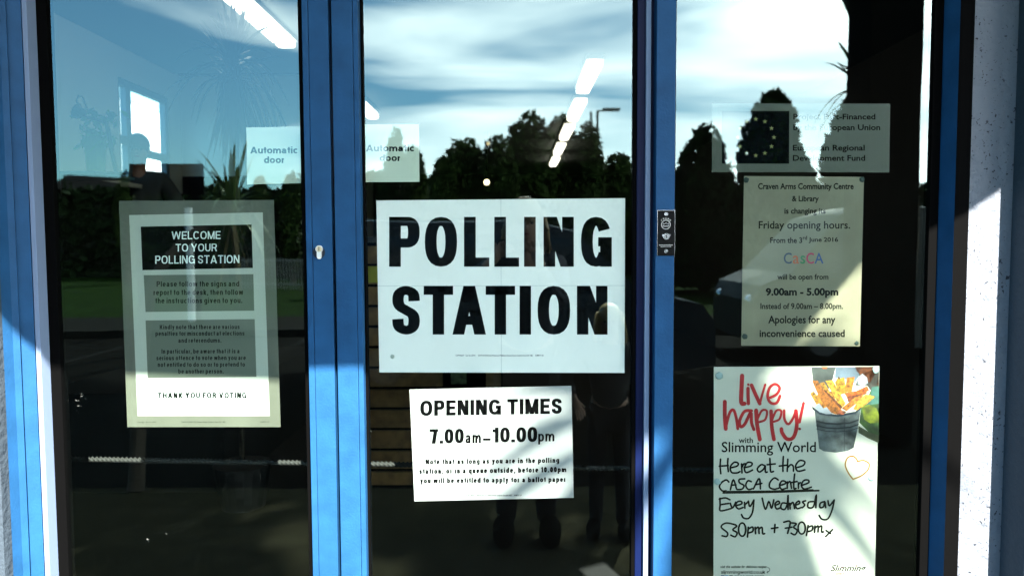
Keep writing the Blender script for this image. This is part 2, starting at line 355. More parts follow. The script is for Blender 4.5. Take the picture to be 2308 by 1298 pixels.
# ------------------------------------------------------------------ lettering: a stroke built grotesque
def catmull(pts, sub=6):
    out = []
    k = len(pts)
    if k < 3: return [tuple(p) for p in pts]
    for i in range(k - 1):
        p0 = pts[max(i - 1, 0)]; p1 = pts[i]; p2 = pts[i + 1]; p3 = pts[min(i + 2, k - 1)]
        for j in range(sub):
            t = j / sub
            out.append(tuple(0.5 * (2 * b + (c - a) * t + (2 * a - 5 * b + 4 * c - d) * t * t + (3 * b - 3 * c + d - a) * t ** 3) for a, b, c, d in zip(p0, p1, p2, p3)))
    out.append(tuple(pts[-1])); return out
S_ = [(.97, .73), (.9, .92), (.5, 1), (.12, .93), (.03, .75), (.14, .6), (.5, .5), (.86, .4), (.97, .25), (.88, .07), (.5, 0), (.1, .08), (.02, .28)]
m_ = .74
G_ = {
 'A': (.94, [('D', 0, 'l', 0, .47, 'c', 1), ('D', .94, 'r', 0, .47, 'c', 1), ('H', .2, .74, .2, 'b')]),
 'B': (.8, [('V', 0, 'l', 0, 1), ('H', .05, 0.56, 1, 't'), ('H', .05, 0.56, .5, 'c'), ('H', .05, 0.56, 0, 'b'), ('O', .2, .46, .77, 1, -90, 90), ('O', .2, 0, .8, .54, -90, 90)]),
 'C': (.86, [('O', 0, 0, .86, 1, 38, 322)]),
 'D': (.84, [('V', 0, 'l', 0, 1), ('H', .05, 0.48, 1, 't'), ('H', .05, 0.48, 0, 'b'), ('O', 0, 0, .84, 1, -90, 90)]),
 'E': (.7, [('V', 0, 'l', 0, 1), ('H', .05, .7, 1, 't'), ('H', .05, .65, .5, 'c'), ('H', .05, .7, 0, 'b')]),
 'F': (.66, [('V', 0, 'l', 0, 1), ('H', .05, .66, 1, 't'), ('H', .05, .6, .5, 'c')]),
 'G': (.9, [('O', 0, 0, .88, 1, 30, 330), ('H', .5, .9, .5, 'c'), ('V', .9, 'r', 0, .5)]),
 'H': (.82, [('V', 0, 'l', 0, 1), ('V', .82, 'r', 0, 1), ('H', .05, .77, .5, 'c')]),
 'I': (None, [('V', 0, 'l', 0, 1)]),
 'J': (.6, [('V', .6, 'r', .3, 1), ('O', 0, 0, .6, .6, 180, 360)]),
 'K': (.82, [('V', 0, 'l', 0, 1), ('D', .2, 'l', .35, .78, 'r', 1), ('D', .82, 'r', 0, .38, 'c', .6)]),
 'L': (.66, [('V', 0, 'l', 0, 1), ('H', .05, .66, 0, 'b')]),
 'M': (.98, [('V', 0, 'l', 0, 1), ('V', .98, 'r', 0, 1), ('D', 0, 'l', 1, .49, 'c', 0), ('D', .98, 'r', 1, .49, 'c', 0)]),
 'N': (.82, [('V', 0, 'l', 0, 1), ('V', .82, 'r', 0, 1), ('D', 0, 'l', 1, .82, 'r', 0)]),
 'O': (.9, [('O', 0, 0, .9, 1, 0, 360)]),
 'P': (.76, [('V', 0, 'l', 0, 1), ('H', .05, 0.51, 1, 't'), ('H', .05, 0.51, .385, 'b'), ('O', .16, .385, .76, 1, -90, 90)]),
 'R': (.8, [('V', 0, 'l', 0, 1), ('H', .05, 0.54, 1, 't'), ('H', .05, 0.54, .42, 'b'), ('O', .2, .42, .77, 1, -90, 90), ('D', .8, 'r', 0, .5, 'c', .5)]),
 'S': (.76, [('K', 0, 0, .76, 1, S_)]),
 'T': (.78, [('V', .39, 'c', 0, 1), ('H', 0, .78, 1, 't')]),
 'U': (.8, [('V', 0, 'l', .4, 1), ('V', .8, 'r', .4, 1), ('O', 0, 0, .8, .82, 180, 360)]),
 'V': (.88, [('D', 0, 'l', 1, .44, 'c', 0), ('D', .88, 'r', 1, .44, 'c', 0)]),
 'W': (1.3, [('D', 0, 'l', 1, .32, 'c', 0), ('D', .65, 'c', 1, .32, 'c', 0), ('D', .65, 'c', 1, .98, 'c', 0), ('D', 1.3, 'r', 1, .98, 'c', 0)]),
 'Y': (.88, [('V', .44, 'c', 0, .45), ('D', 0, 'l', 1, .44, 'c', .4), ('D', .88, 'r', 1, .44, 'c', .4)]),
 'X': (.86, [('D', 0, 'l', 0, .86, 'r', 1), ('D', 0, 'l', 1, .86, 'r', 0)]),
 'Z': (.8, [('D', 0, 'l', 0, .8, 'r', 1), ('H', 0, .8, 0, 'b'), ('H', 0, .8, 1, 't')]),
 'a': (.68, [('K', 0, .02, .62, m_, [(.06, .72), (.2, .93), (.5, 1), (.85, .92), (1, .68), (1, .5)]), ('V', .62, 'r', .0, .5), ('K', 0, 0, .62, m_, [(1, .56), (.5, .52), (.12, .42), (0, .22), (.18, .03), (.5, 0), (.85, .14), (1, .36)])]),
 'b': (.68, [('V', 0, 'l', 0, 1), ('O', 0, 0, .68, m_, 0, 360)]),
 'c': (.62, [('O', 0, 0, .66, m_, 45, 315)]),
 'd': (.68, [('V', .68, 'r', 0, 1), ('O', 0, 0, .68, m_, 0, 360)]),
 'e': (.68, [('O', 0, 0, .68, m_, 0, 318), ('H', .05, .64, .37, 'c')]),
 'f': (.38, [('K', .1, 0, .4, 1, [(0, 0), (0, .5), (.02, .82), (.35, .98), (1, 1)]), ('H', 0, .38, m_, 't')]),
 'g': (.68, [('V', .68, 'r', 0, m_), ('O', 0, .02, .68, m_, 0, 360), ('K', .03, -.29, .68, .3, [(1, 1), (1, .4), (.85, .08), (.45, 0), (.1, .06), (0, .26)])]),
 'h': (.64, [('V', 0, 'l', 0, 1), ('K', 0, 0, .64, m_, [(0, .55), (.12, .84), (.5, 1), (.88, .9), (1, .62), (1, .4)]), ('V', .64, 'r', 0, .45)]),
 'i': (None, [('V', 0, 'l', 0, m_), ('V', 0, 'l', .86, 1)]),
 'j': (None, [('V', 0, 'l', -.28, m_), ('V', 0, 'l', .86, 1)]),
 'k': (.64, [('V', 0, 'l', 0, 1), ('D', .1, 'l', .22, .6, 'r', m_), ('D', .64, 'r', 0, .28, 'c', .42)]),
 'l': (None, [('V', 0, 'l', 0, 1)]),
 'm': (1.04, [('V', 0, 'l', 0, m_)] + [x for a in (0, .43) for x in (('K', a, 0, a + .61, m_, [(0, .55), (.14, .86), (.5, 1), (.88, .9), (1, .62), (1, .4)]), ('V', a + .61, 'r', 0, .45))]),
 'n': (.64, [('V', 0, 'l', 0, m_), ('K', 0, 0, .64, m_, [(0, .55), (.12, .84), (.5, 1), (.88, .9), (1, .62), (1, .4)]), ('V', .64, 'r', 0, .45)]),
 'o': (.7, [('O', 0, 0, .7, m_, 0, 360)]),
 'p': (.68, [('V', 0, 'l', -.28, m_), ('O', 0, 0, .68, m_, 0, 360)]),
 'q': (.68, [('V', .68, 'r', -.28, m_), ('O', 0, 0, .68, m_, 0, 360)]),
 'r': (.4, [('V', 0, 'l', 0, m_), ('K', 0, 0, .42, m_, [(0, .5), (.2, .86), (1, 1)])]),
 's': (.6, [('K', 0, 0, .6, m_, S_)]),
 't': (.38, [('V', .09, 'l', .2, .95), ('K', .09, 0, .4, .5, [(0, 1), (0, .4), (.3, .05), (1, .02)]), ('H', 0, .38, m_, 't')]),
 'u': (.64, [('V', .64, 'r', 0, m_), ('V', 0, 'l', .3, m_), ('K', 0, 0, .64, m_, [(1, .45), (.88, .16), (.5, 0), (.12, .1), (0, .38), (0, .5)])]),
 'v': (.64, [('D', 0, 'l', m_, .32, 'c', 0), ('D', .64, 'r', m_, .32, 'c', 0)]),
 'w': (.98, [('D', 0, 'l', m_, .25, 'c', 0), ('D', .49, 'c', m_, .25, 'c', 0), ('D', .49, 'c', m_, .73, 'c', 0), ('D', .98, 'r', m_, .73, 'c', 0)]),
 'x': (.62, [('D', 0, 'l', 0, .62, 'r', m_), ('D', 0, 'l', m_, .62, 'r', 0)]),
 'y': (.64, [('D', 0, 'l', m_, .34, 'c', 0), ('D', .64, 'r', m_, .2, 'c', -.28)]),
 'z': (.6, [('D', 0, 'l', 0, .6, 'r', m_), ('H', 0, .6, 0, 'b'), ('H', 0, .6, m_, 't')]),
 '0': (.66, [('O', 0, 0, .66, 1, 0, 360)]),
 '1': (.42, [('V', .42, 'r', 0, 1), ('H', 0, .3, .68, 'b')]),
 '2': (.66, [('K', 0, 0, .66, 1, [(.0, .7), (.12, .93), (.5, 1), (.9, .9), (.97, .7), (.75, .42), (.25, .2), (.05, 0)]), ('H', 0, .66, 0, 'b')]),
 '3': (.66, [('K', 0, 0, .66, 1, [(.03, .78), (.15, .95), (.5, 1), (.9, .9), (.92, .7), (.75, .55), (.4, .53)]), ('K', 0, 0, .66, 1, [(.4, .53), (.8, .5), (1, .3), (.88, .07), (.5, 0), (.1, .07), (0, .25)])]),
 '4': (.7, [('V', .58, 'r', 0, 1), ('H', 0, .7, .22, 'b'), ('D', 0, 'l', .3, .5, 'c', 1)]),
 '5': (.66, [('H', .1, .62, 1, 't'), ('V', .08, 'l', .48, 1), ('K', 0, 0, .66, 1, [(.1, .52), (.5, .64), (.9, .55), (1, .3), (.88, .07), (.5, 0), (.1, .06), (0, .22)])]),
 '6': (.66, [('O', 0, 0, .66, .62, 0, 360), ('K', 0, 0, .66, 1, [(.97, .78), (.85, .94), (.5, 1), (.12, .88), (0, .55), (0, .3)])]),
 '7': (.64, [('H', 0, .64, 1, 't'), ('D', .6, 'r', .95, .16, 'l', 0)]),
 '8': (.66, [('O', .04, .46, .62, 1, 0, 360), ('O', 0, 0, .66, .56, 0, 360)]),
 '9': (.66, [('O', 0, .38, .66, 1, 0, 360), ('K', 0, 0, .66, 1, [(.03, .22), (.15, .06), (.5, 0), (.88, .12), (1, .45), (1, .7)])]),
 '.': (None, [('V', 0, 'l', 0, .2)]), ',': (None, [('V', 0, 'l', -.13, .15)]), '-': (.4, [('H', 0, .4, .36, 'c')]), '–': (.62, [('H', 0, .62, .36, 'c')]),
 '&': (.84, [('K', .0, 0, .84, 1, [(1, .0), (.4, .6), (.2, .85), (.42, 1), (.65, .84), (.5, .62), (.12, .4), (0, .2), (.3, 0), (.7, .12), (.95, .5)])]),
}
def strip(pts, hx, hy, cap=False):
    """ribbon polygon along pts with direction dependent half thickness"""
    L = []; Rr = []
    k = len(pts)
    for i, p in enumerate(pts):
        a = pts[max(i - 1, 0)]; b = pts[min(i + 1, k - 1)]
        dx, dy = b[0] - a[0], b[1] - a[1]; l = math.hypot(dx, dy) or 1e-9
        nx, ny = -dy / l * hx, dx / l * hy
        L.append((p[0] + nx, p[1] + ny)); Rr.append((p[0] - nx, p[1] - ny))
    vs = L + Rr; fs = [(i, i + 1, k + i + 1, k + i) for i in range(k - 1)]
    return vs, fs
def text2d(s, x0, y0, x1, y1, wt=.15, ky=.85, sp=.13, slope=0.0, H=None, word=.46):
    """mesh in picture pixels: baseline y1, cap height top y0"""
    Hh = y1 - y0; w = wt * Hh; hx, hy = w / 2, w / 2 * ky
    wsum = 0; fixed = 0
    for i, ch in enumerate(s):
        if ch == ' ': wsum += word; continue
        g = G_[ch][0]
        if g is None: fixed += w
        else: wsum += g
        if i < len(s) - 1 and s[i + 1] != ' ': fixed += sp * Hh
    sxx = (x1 - x0 - fixed) / max(wsum, 1e-6) if wsum else Hh
    V, Fc = [], []
    x = x0
    def emit(vs, fs):
        b = len(V)
        for vx, vy in vs:
            V.append((x + vx, y1 - vy + slope * (x + vx - x0)))
        Fc.extend(tuple(i + b for i in f) for f in fs)
    for i, ch in enumerate(s):
        if ch == ' ': x += word * sxx; continue
        g, els = G_[ch]
        for el in els:
            k = el[0]
            if k == 'V':
                c = el[1] * sxx + {'l': hx, 'r': -hx, 'c': 0}[el[2]]
                emit([(c - hx, el[3] * Hh), (c + hx, el[3] * Hh), (c + hx, el[4] * Hh), (c - hx, el[4] * Hh)], [(0, 1, 2, 3)])
            elif k == 'H':
                c = el[3] * Hh + {'b': hy, 't': -hy, 'c': 0}[el[4]]
                emit([(el[1] * sxx, c - hy), (el[2] * sxx, c - hy), (el[2] * sxx, c + hy), (el[1] * sxx, c + hy)], [(0, 1, 2, 3)])
            elif k == 'D':
                ya, yb_ = el[3] * Hh, el[6] * Hh
                xa0, xb0 = el[1] * sxx, el[4] * sxx
                l = math.hypot(xb0 - xa0, yb_ - ya); hw = min(hx * l / abs(yb_ - ya), hx * 1.5)
                hw *= .97
                xa_ = xa0 + {'l': hw, 'r': -hw, 'c': 0}[el[2]]; xb_ = xb0 + {'l': hw, 'r': -hw, 'c': 0}[el[5]]
                emit([(xa_ - hw, ya), (xa_ + hw, ya), (xb_ + hw, yb_), (xb_ - hw, yb_)], [(0, 1, 2, 3)])
            elif k == 'O':
                ax, ay, bx, by, a0, a1 = el[1:]
                ax = ax * sxx + hx; bx = bx * sxx - hx; ay = ay * Hh + hy; by = by * Hh - hy
                cx, cy, rx, ry = (ax + bx) / 2, (ay + by) / 2, abs(bx - ax) / 2, abs(by - ay) / 2
                N = max(6, int(abs(a1 - a0) / 15)); P = []
                for j in range(N + 1):
                    a = R(a0 + (a1 - a0) * j / N); c_, s_ = math.cos(a), math.sin(a); q = 2 / 2.45
                    P.append((cx + rx * math.copysign(abs(c_) ** q, c_), cy + ry * math.copysign(abs(s_) ** q, s_)))
                vs, fs = strip(P, hx, hy)
                if abs(a1 - a0) == 360:
                    # true normals at the seam
                    kk = len(P); vs[0] = (cx + rx + hx, cy) if False else vs[0]
                    ext = [P[-2]] + P + [P[1]]
                    v2, _ = strip(ext, hx, hy); n2 = len(ext)
                    vs = v2[1:n2 - 1] + v2[n2 + 1:2 * n2 - 1]
                emit(vs, fs)
            elif k == 'K':
                ax, ay, bx, by, pts_ = el[1:]
                ax = ax * sxx + hx; bx = bx * sxx - hx; ay = ay * Hh + hy; by = by * Hh - hy
                P = catmull([(ax + (bx - ax) * u, ay + (by - ay) * v) for u, v in pts_], 4)
                emit(*strip(P, hx, hy))
        x += (w if g is None else g * sxx)
        if i < len(s) - 1 and s[i + 1] != ' ': x += sp * Hh
    return V, Fc
TY = .0071; PY = .0075
def tomesh(name, V, Fc, m, parent, y=TY):
    vs = [at(a, b, y) for a, b in V]
    o = link(name, vs, Fc, m, parent)
    return o
def text(s, x0, y0, x1, y1, m, parent, y=TY, name='text_line', **k):
    V, Fc = text2d(s, x0, y0, x1, y1, **k); return tomesh(name, V, Fc, m, parent, y)
def ftext(s, x0, y0, x1, y1, m, parent, bold=0.0, y=TY, name='text_line', slope=0.0, shear=0.0, ch=None):
    """lettering in the built-in humanist face, fitted to a picture box"""
    c = bpy.data.curves.new('t', 'FONT'); c.body = s; c.offset = bold; c.resolution_u = 3; c.shear = shear
    o = bpy.data.objects.new('t', c); col.objects.link(o)
    dg = bpy.context.evaluated_depsgraph_get(); me = bpy.data.meshes.new_from_object(o.evaluated_get(dg))
    xs = [v.co.x for v in me.vertices]; ys = [v.co.y for v in me.vertices]
    a, b, c0, d0 = min(xs), max(xs), min(ys), max(ys)
    V = []
    for v in me.vertices:
        u = x0 + (v.co.x - a) / (b - a) * (x1 - x0); w = y1 - (v.co.y - c0) / (d0 - c0) * (y1 - y0)
        V.append((u, w + slope * (u - x0)))
    Fc = [tuple(p.vertices) for p in me.polygons]
    bpy.data.objects.remove(o); bpy.data.curves.remove(c); bpy.data.meshes.remove(me)
    return tomesh(name, V, Fc, m, parent, y)
def strokes(name, lines, sc, ox, oy, wpx, m, parent, y=TY, taper=True):
    V, Fc = [], []; z = 0; vs_w = []
    for ln_ in lines:
        w = wpx
        if isinstance(ln_, tuple): ln_, w = ln_
        P = catmull([(ox + a * sc, oy + b * sc) for a, b in ln_], 5)
        # round cap: extend slightly
        vs, fs = strip(P, w / 2, w / 2)
        k = len(P); b0 = len(V)
        V += vs; Fc += [tuple(i + b0 for i in f) for f in fs]; vs_w += [y - z] * len(vs)
        for c, dirn in ((P[0], 1), (P[-1], -1)):
            b1 = len(V); N = 8
            for j in range(N):
                a = 2 * math.pi * j / N; V.append((c[0] + math.cos(a) * w / 2, c[1] + math.sin(a) * w / 2)); vs_w.append(y - z - .000004)
            Fc.append(tuple(range(b1 + N - 1, b1 - 1, -1)))
        z += .00001
    return link(name, [at(a, b, yy) for (a, b), yy in zip(V, vs_w)], Fc, m, parent)
def poly2(name, pts, m, parent, y=TY):
    return link(name, [at(a, b, y) for a, b in pts], [tuple(range(len(pts)))], m, parent)
def sheet(name, m, c, parent=None, y=PY, th=.0003, sub=1):
    """paper of real thickness between four picture corners: TL TR BR BL"""
    vs = [at(a, b, y) for a, b in c] + [at(a, b, y) + Vector((0, th, 0)) for a, b in c]
    return link(name, vs, [(3, 2, 1, 0), (4, 5, 6, 7), (0, 1, 5, 4), (1, 2, 6, 5), (2, 3, 7, 6), (3, 0, 4, 7)], m, parent)
def blob(parent, px, py, r, m):
    p = at(px, py, .0068); rr = r * (D) / F
    mb_ = MB(); mb_.ball(p, (rr, .0007, rr), 10, 6)
    for v in mb_.v:
        v.x += (noise.noise(v * 300 + Vector((px, 0, 0))) * .25) * rr; v.z += (noise.noise(v * 260 + Vector((0, py, 0))) * .25) * rr
    return mb_.build('putty_blob', m, parent, smooth=True)
INK = mat('black_ink', (0.002, 0.002, 0.002), 0.6, spec=0.03)
GREYINK = mat('grey_ink', (0.008, 0.01, 0.008), 0.6, spec=0.05)
def paper(name, c, bump=.35, rough=.55, sp=.3, amt=.03):
    m = mat(name, c, rough, noise_amt=amt, scale=7, bump=bump, bscale=7, spec=sp); return m
PAP = paper('poster_paper', (0.95, 0.88, 0.81)); PAPW = paper('page_paper', (0.38, 0.40, 0.33)); SHEETM = paper('sleeve_card', (0.095, 0.098, 0.072), amt=.15)
GREYB = paper('grey_panel_print', (0.10, 0.115, 0.085), amt=.06); NOTICE = paper('notice_paper', (0.17, 0.155, 0.10), amt=.12)
POST = paper('leaflet_paper', (0.42, 0.41, 0.34), amt=.05)

def place(root_px, y=PY): return at(root_px[0], root_px[1], y)
def thing_at(name, px, py, y=PY):
    return empty(name, at(px, py, y))

# polling station
ps = thing_at('polling_station_poster', 1130, 840)
sheet('paper', PAP, [(848, 452), (1409, 447), (1407.5, 840), (855, 839)], ps)
def u(a): return 680 + .3726 * a
def v(a): return 420 + .3726 * a
K5 = dict(wt=.235, ky=.78)
for ch, a, b in (('P', 529, 714), ('O', 745, 940), ('L', 982, 1135), ('L', 1165, 1315), ('I', 1345, 1413), ('N', 1463, 1646), ('G', 1690, 1876)):
    text(ch, u(a), v(185), u(b), v(486), INK, ps, name='letter', **K5)
for ch, a, b in (('S', 545, 718), ('T', 738, 916), ('A', 912, 1115), ('T', 1113, 1291), ('I', 1318, 1387), ('O', 1427, 1624), ('N', 1665, 1850)):
    text(ch, u(a), v(602), u(b), v(896), INK, ps, name='letter', **K5)
ftext('COPYRIGHT   Cat. No. LB7A1      SHAW & SONS Ltd., Printers and Publishers, Shaway House, Crayford, Kent DA1 4BZ      SUMSTP 156', 1027, 799, 1225, 803.5, GREYINK, ps, bold=.02)
poly2('fold_line', [(1128.4, 450), (1129.4, 450), (1130.6, 839), (1129.6, 839)], mat('crease_grey', (.6, .58, .54), .8), ps, y=.00745)
poly2('fold_line', [(852, 644), (1408, 643), (1408, 644), (852, 645)], MATS['crease_grey'], ps, y=.0074)
blob(ps, 884.5, 803, 5, mat('pale_putty', (0.5, 0.5, 0.42), .6))
settle(ps); tag(ps, 'large white sign reading POLLING STATION in heavy black capitals, inside the middle door', 'poster')

# opening times
ot = thing_at('opening_times_poster', 1110, 1125)
sheet('paper', paper('notice_stock', (.36, .35, .34)), [(923, 877.5), (1288, 869), (1293, 1121), (934, 1129)], ot)
sl = -.016
text('OPENING TIMES', 947, 902.5, 1266.5, 937, INK, ot, wt=.25, ky=.8, sp=.11, slope=sl)
text('7.00', 968, 966.5, 1045.5, 999.5, INK, ot, wt=.25, ky=.8, sp=.09, slope=sl)
text('am', 1049, 973, 1084, 998.5, INK, ot, wt=.19, ky=.8, sp=.12, slope=sl)
text('–', 1088.5, 972, 1106, 1000, INK, ot, wt=.22, slope=0)
text('10.00', 1110, 963, 1211, 997, INK, ot, wt=.25, ky=.8, sp=.09, slope=sl)
text('pm', 1213, 971, 1249.5, 994.5, INK, ot, wt=.19, ky=.8, sp=.12, slope=sl)
text('Note that as long as you are in the polling', 959, 1034.5, 1260.5, 1046, INK, ot, sp=.16, word=.62, wt=.265, slope=-.013)
text('station, or in a queue outside, before 10.00pm', 945, 1055.5, 1276.5, 1067.5, INK, ot, sp=.16, word=.62, wt=.265, slope=-.013)
text('you will be entitled to apply for a ballot paper', 947, 1077, 1275, 1088.5, INK, ot, sp=.16, word=.62, wt=.265, slope=-.010)
ftext('Cat. No. LB7A3      Shaw & Sons Ltd., Shaway House, Crayford, Kent DA1 4BZ      SUMSTP 157', 1048, 1114, 1176, 1118, GREYINK, ot, bold=.02)
settle(ot); tag(ot, 'small white OPENING TIMES notice 7.00am to 10.00pm, under the big sign', 'poster')

# welcome
we = thing_at('welcome_poster', 455, 962)
sheet('backing_sheet', SHEETM, [(268, 453), (617, 451), (632.5, 962), (287, 962)], we)
sheet('page', PAPW, [(291, 485), (592, 479), (608, 937), (310, 937)], we, y=.00705, th=.0002)
T2 = .0066
poly2('black_panel', [(317, 511), (567, 506), (570, 604), (321, 609)], INK, we, y=.0068)
poly2('grey_panel', [(324, 620), (571, 618), (573, 700), (328, 703)], GREYB, we, y=.0068)
poly2('grey_panel', [(328, 722), (574, 719), (578, 849), (333, 852)], GREYB, we, y=.0068)
poly2('pale_panel', [(335, 868), (580, 867), (581, 908), (337, 910)], paper('pale_panel_print', (0.6, 0.66, 0.6)), we, y=.0068)
WH = mat('white_ink', (0.7, 0.75, 0.68), .6)
kw = dict(y=T2, parent=we)
text('WELCOME', 387, 522, 497, 539.5, WH, we, y=T2, wt=.15, slope=-.008)
text('TO YOUR', 396, 550, 489, 567, WH, we, y=T2, wt=.15, slope=-.008)
text('POLLING STATION', 350, 576.5, 539.5, 594.5, WH, we, y=T2, wt=.15, slope=-.008)
for s, x0, y0, x1, y1 in (
    ('Please follow the signs and', 353, 634, 539, 646), ('report to the desk, then follow', 346, 653, 548, 665), ('the instructions given to you.', 350, 671.5, 546, 683.5),
    ('Kindly note that there are various', 360, 732, 540, 742), ('penalties for misconduct at elections', 350.5, 746.5, 551, 756.5), ('and referendums.', 402, 762, 499, 772),
    ('In particular, be aware that it is a', 364, 786.5, 540, 796.5), ('serious offence to vote when you are', 352.5, 801.5, 554, 811.5), ('not entitled to do so or to pretend to', 355.5, 816.5, 552, 826.5), ('be another person.', 402, 831.5, 504, 841.5)):
    text(s, x0, y0, x1, y1, GREYINK, we, y=T2, wt=.2, sp=.14, slope=-.004)
text('THANK YOU FOR VOTING', 355.5, 884.5, 556, 897.5, GREYINK, we, y=T2, wt=.28, slope=-.002)
ftext('Copyright   Cat. No. LB7N', 310, 949.5, 351, 953, GREYINK, we); ftext('SHAW & SONS LTD., Shaway House, Crayford, Kent DA1 4BZ', 409, 949, 508, 953, GREYINK, we); ftext('SUMSTP 157', 587, 949, 607, 952, GREYINK, we)
settle(we); tag(we, 'tall WELCOME TO YOUR POLLING STATION poster on a grey sheet, in the left door', 'poster')

# automatic door stickers
def film(name, c, alpha):
    m = bpy.data.materials.new(name); m.use_nodes = True; t = m.node_tree; p = t.nodes['Principled BSDF']
    p.inputs['Base Color'].default_value = (*c, 1); p.inputs['Roughness'].default_value = .5; p.inputs['Alpha'].default_value = alpha
    return m
STK = film('sticker_vinyl', (0.62, 0.64, 0.50), .98)
TEAL = mat('teal_print', (0.001, 0.006, 0.01), .6, spec=.03)
sa = thing_at('door_sticker', 616, 415); sheet('vinyl', STK, [(555, 288), (677, 285.5), (678, 413), (557, 416)], sa)
text('Automatic', 564, 331.5, 671.5, 346.5, TEAL, sa, wt=.26, sp=.09, slope=-.004); text('door', 595, 353, 641.5, 368, TEAL, sa, wt=.26, sp=.09)
settle(sa); tag(sa, 'white Automatic door sticker on the left leaf, at the edge left of the stiles', 'sticker')
sb_ = thing_at('door_sticker', 882, 411); sheet('vinyl', STK, [(821.5, 281), (944.5, 280), (945.5, 410), (824, 411)], sb_)
text('Automatic', 824.8, 327, 934.5, 341.5, TEAL, sb_, wt=.26, sp=.09); text('door', 855.5, 349, 903, 363.5, TEAL, sb_, wt=.26, sp=.09)
settle(sb_); tag(sb_, 'white Automatic door sticker on the middle leaf, above the big sign', 'sticker')

# funding sticker with ring of stars
EUF = film('frosted_vinyl', (0.038, 0.05, 0.03), .85)
eu = thing_at('funding_sticker', 1805, 388)
sheet('vinyl', EUF, [(1605, 233.5), (2006.5, 234.5), (2004, 389), (1604.5, 388)], eu)
poly2('blue_flag', [(1627, 250.5), (1779, 250.8), (1778.5, 369.3), (1627, 369)], mat('flag_blue', (0.0003, 0.0006, 0.002), .7, spec=.03), eu)
STAR = mat('star_yellow', (0.13, 0.13, 0.02), .5)
for i in range(12):
    a = R(30 * i); cx, cy = 1703.5 + 41 * math.sin(a), 310 - 41 * math.cos(a)
    pts = []
    for j in range(10):
        r_ = 5.6 if j % 2 == 0 else 2.3; b = R(36 * j); pts.append((cx + r_ * math.sin(b), cy - r_ * math.cos(b)))
    link('star', [at(cx, cy, .0068)] + [at(a_, b_, .0068) for a_, b_ in pts], [(0, 1 + j, 1 + (j + 1) % 10) for j in range(10)], STAR, eu)
for s, x0, y0, x1, y1 in (('Project Part-Financed', 1788, 257, 1973, 274), ('by the European Union', 1788, 281, 1984, 298), ('European Regional', 1787, 327, 1949, 344), ('Development Fund', 1787, 350, 1950, 367)):
    ftext(s, x0, y0, x1, y1, INK, eu, bold=.022)
settle(eu); tag(eu, 'wide see-through sticker with a blue flag of yellow stars, topmost on the side panel', 'sticker')

# opening hours notice
no = thing_at('opening_hours_notice', 1805, 780)
sheet('paper', NOTICE, [(1677, 397), (1947.5, 399), (1938, 780.5), (1670.5, 779)], no)
NI = mat('notice_ink', (0.004, 0.005, 0.004), .6, spec=.05)
for s, x0, y0, x1, y1, b in (('Craven Arms Community Centre', 1708.7, 413, 1924, 431, .012), ('& Library', 1785, 441.5, 1845.5, 458, .012), ('is changing its', 1768, 469, 1861, 486, .012),
    ('Friday opening hours.', 1710, 498.5, 1916, 521, 0.0), ('From the 3', 1736, 535, 1808, 548, .008), ('rd', 1809.5, 531.7, 1819, 540.5, .006), ('June 2016', 1822.6, 535, 1889, 548, .008),
    ('will be open from', 1752, 617.5, 1867, 634, .006), ('9.00am - 5.00pm', 1726, 649, 1889.5, 671, .026), ('Instead of 9.00am – 8.00pm.', 1714, 683, 1900, 700.5, .006),
    ('Apologies for any', 1731.5, 711, 1883, 734, .01), ('inconvenience caused', 1712, 743, 1904, 759.5, .01)):
    ftext(s, x0, y0, x1, y1, NI, no, bold=b + .012)
for s, x0, y0, x1, y1, c in (('C', 1766.5, 569.6, 1784.5, 594.5, (0.01, 0.03, 0.06)), ('a', 1787, 576, 1801, 594.5, (0.3, 0.06, 0.01)), ('s', 1804, 576, 1815, 594.5, (0.01, 0.13, 0.04)), ('C', 1817.5, 569.6, 1834.5, 594.5, (0.3, 0.01, 0.06)), ('A', 1836, 570, 1856, 594, (0.01, 0.05, 0.15))):
    ftext(s, x0, y0, x1, y1, mat('print_colour', c, .6) if False else mat('print_' + str(c), c, .6), no, bold=.008, name='coloured_letter')
PUT = mat('dark_putty', (0.012, 0.03, 0.022), .7)
for a, b, r_ in ((1682, 406, 6.5), (1943, 405, 6), (1679, 758, 6.5), (1931, 773, 5)): blob(no, a, b, r_, PUT)
MATS['print_(0.01, 0.03, 0.06)'].name = 'navy_print'
settle(no); tag(no, 'grey paper notice about changed Friday opening hours, under the starred sticker', 'notice')

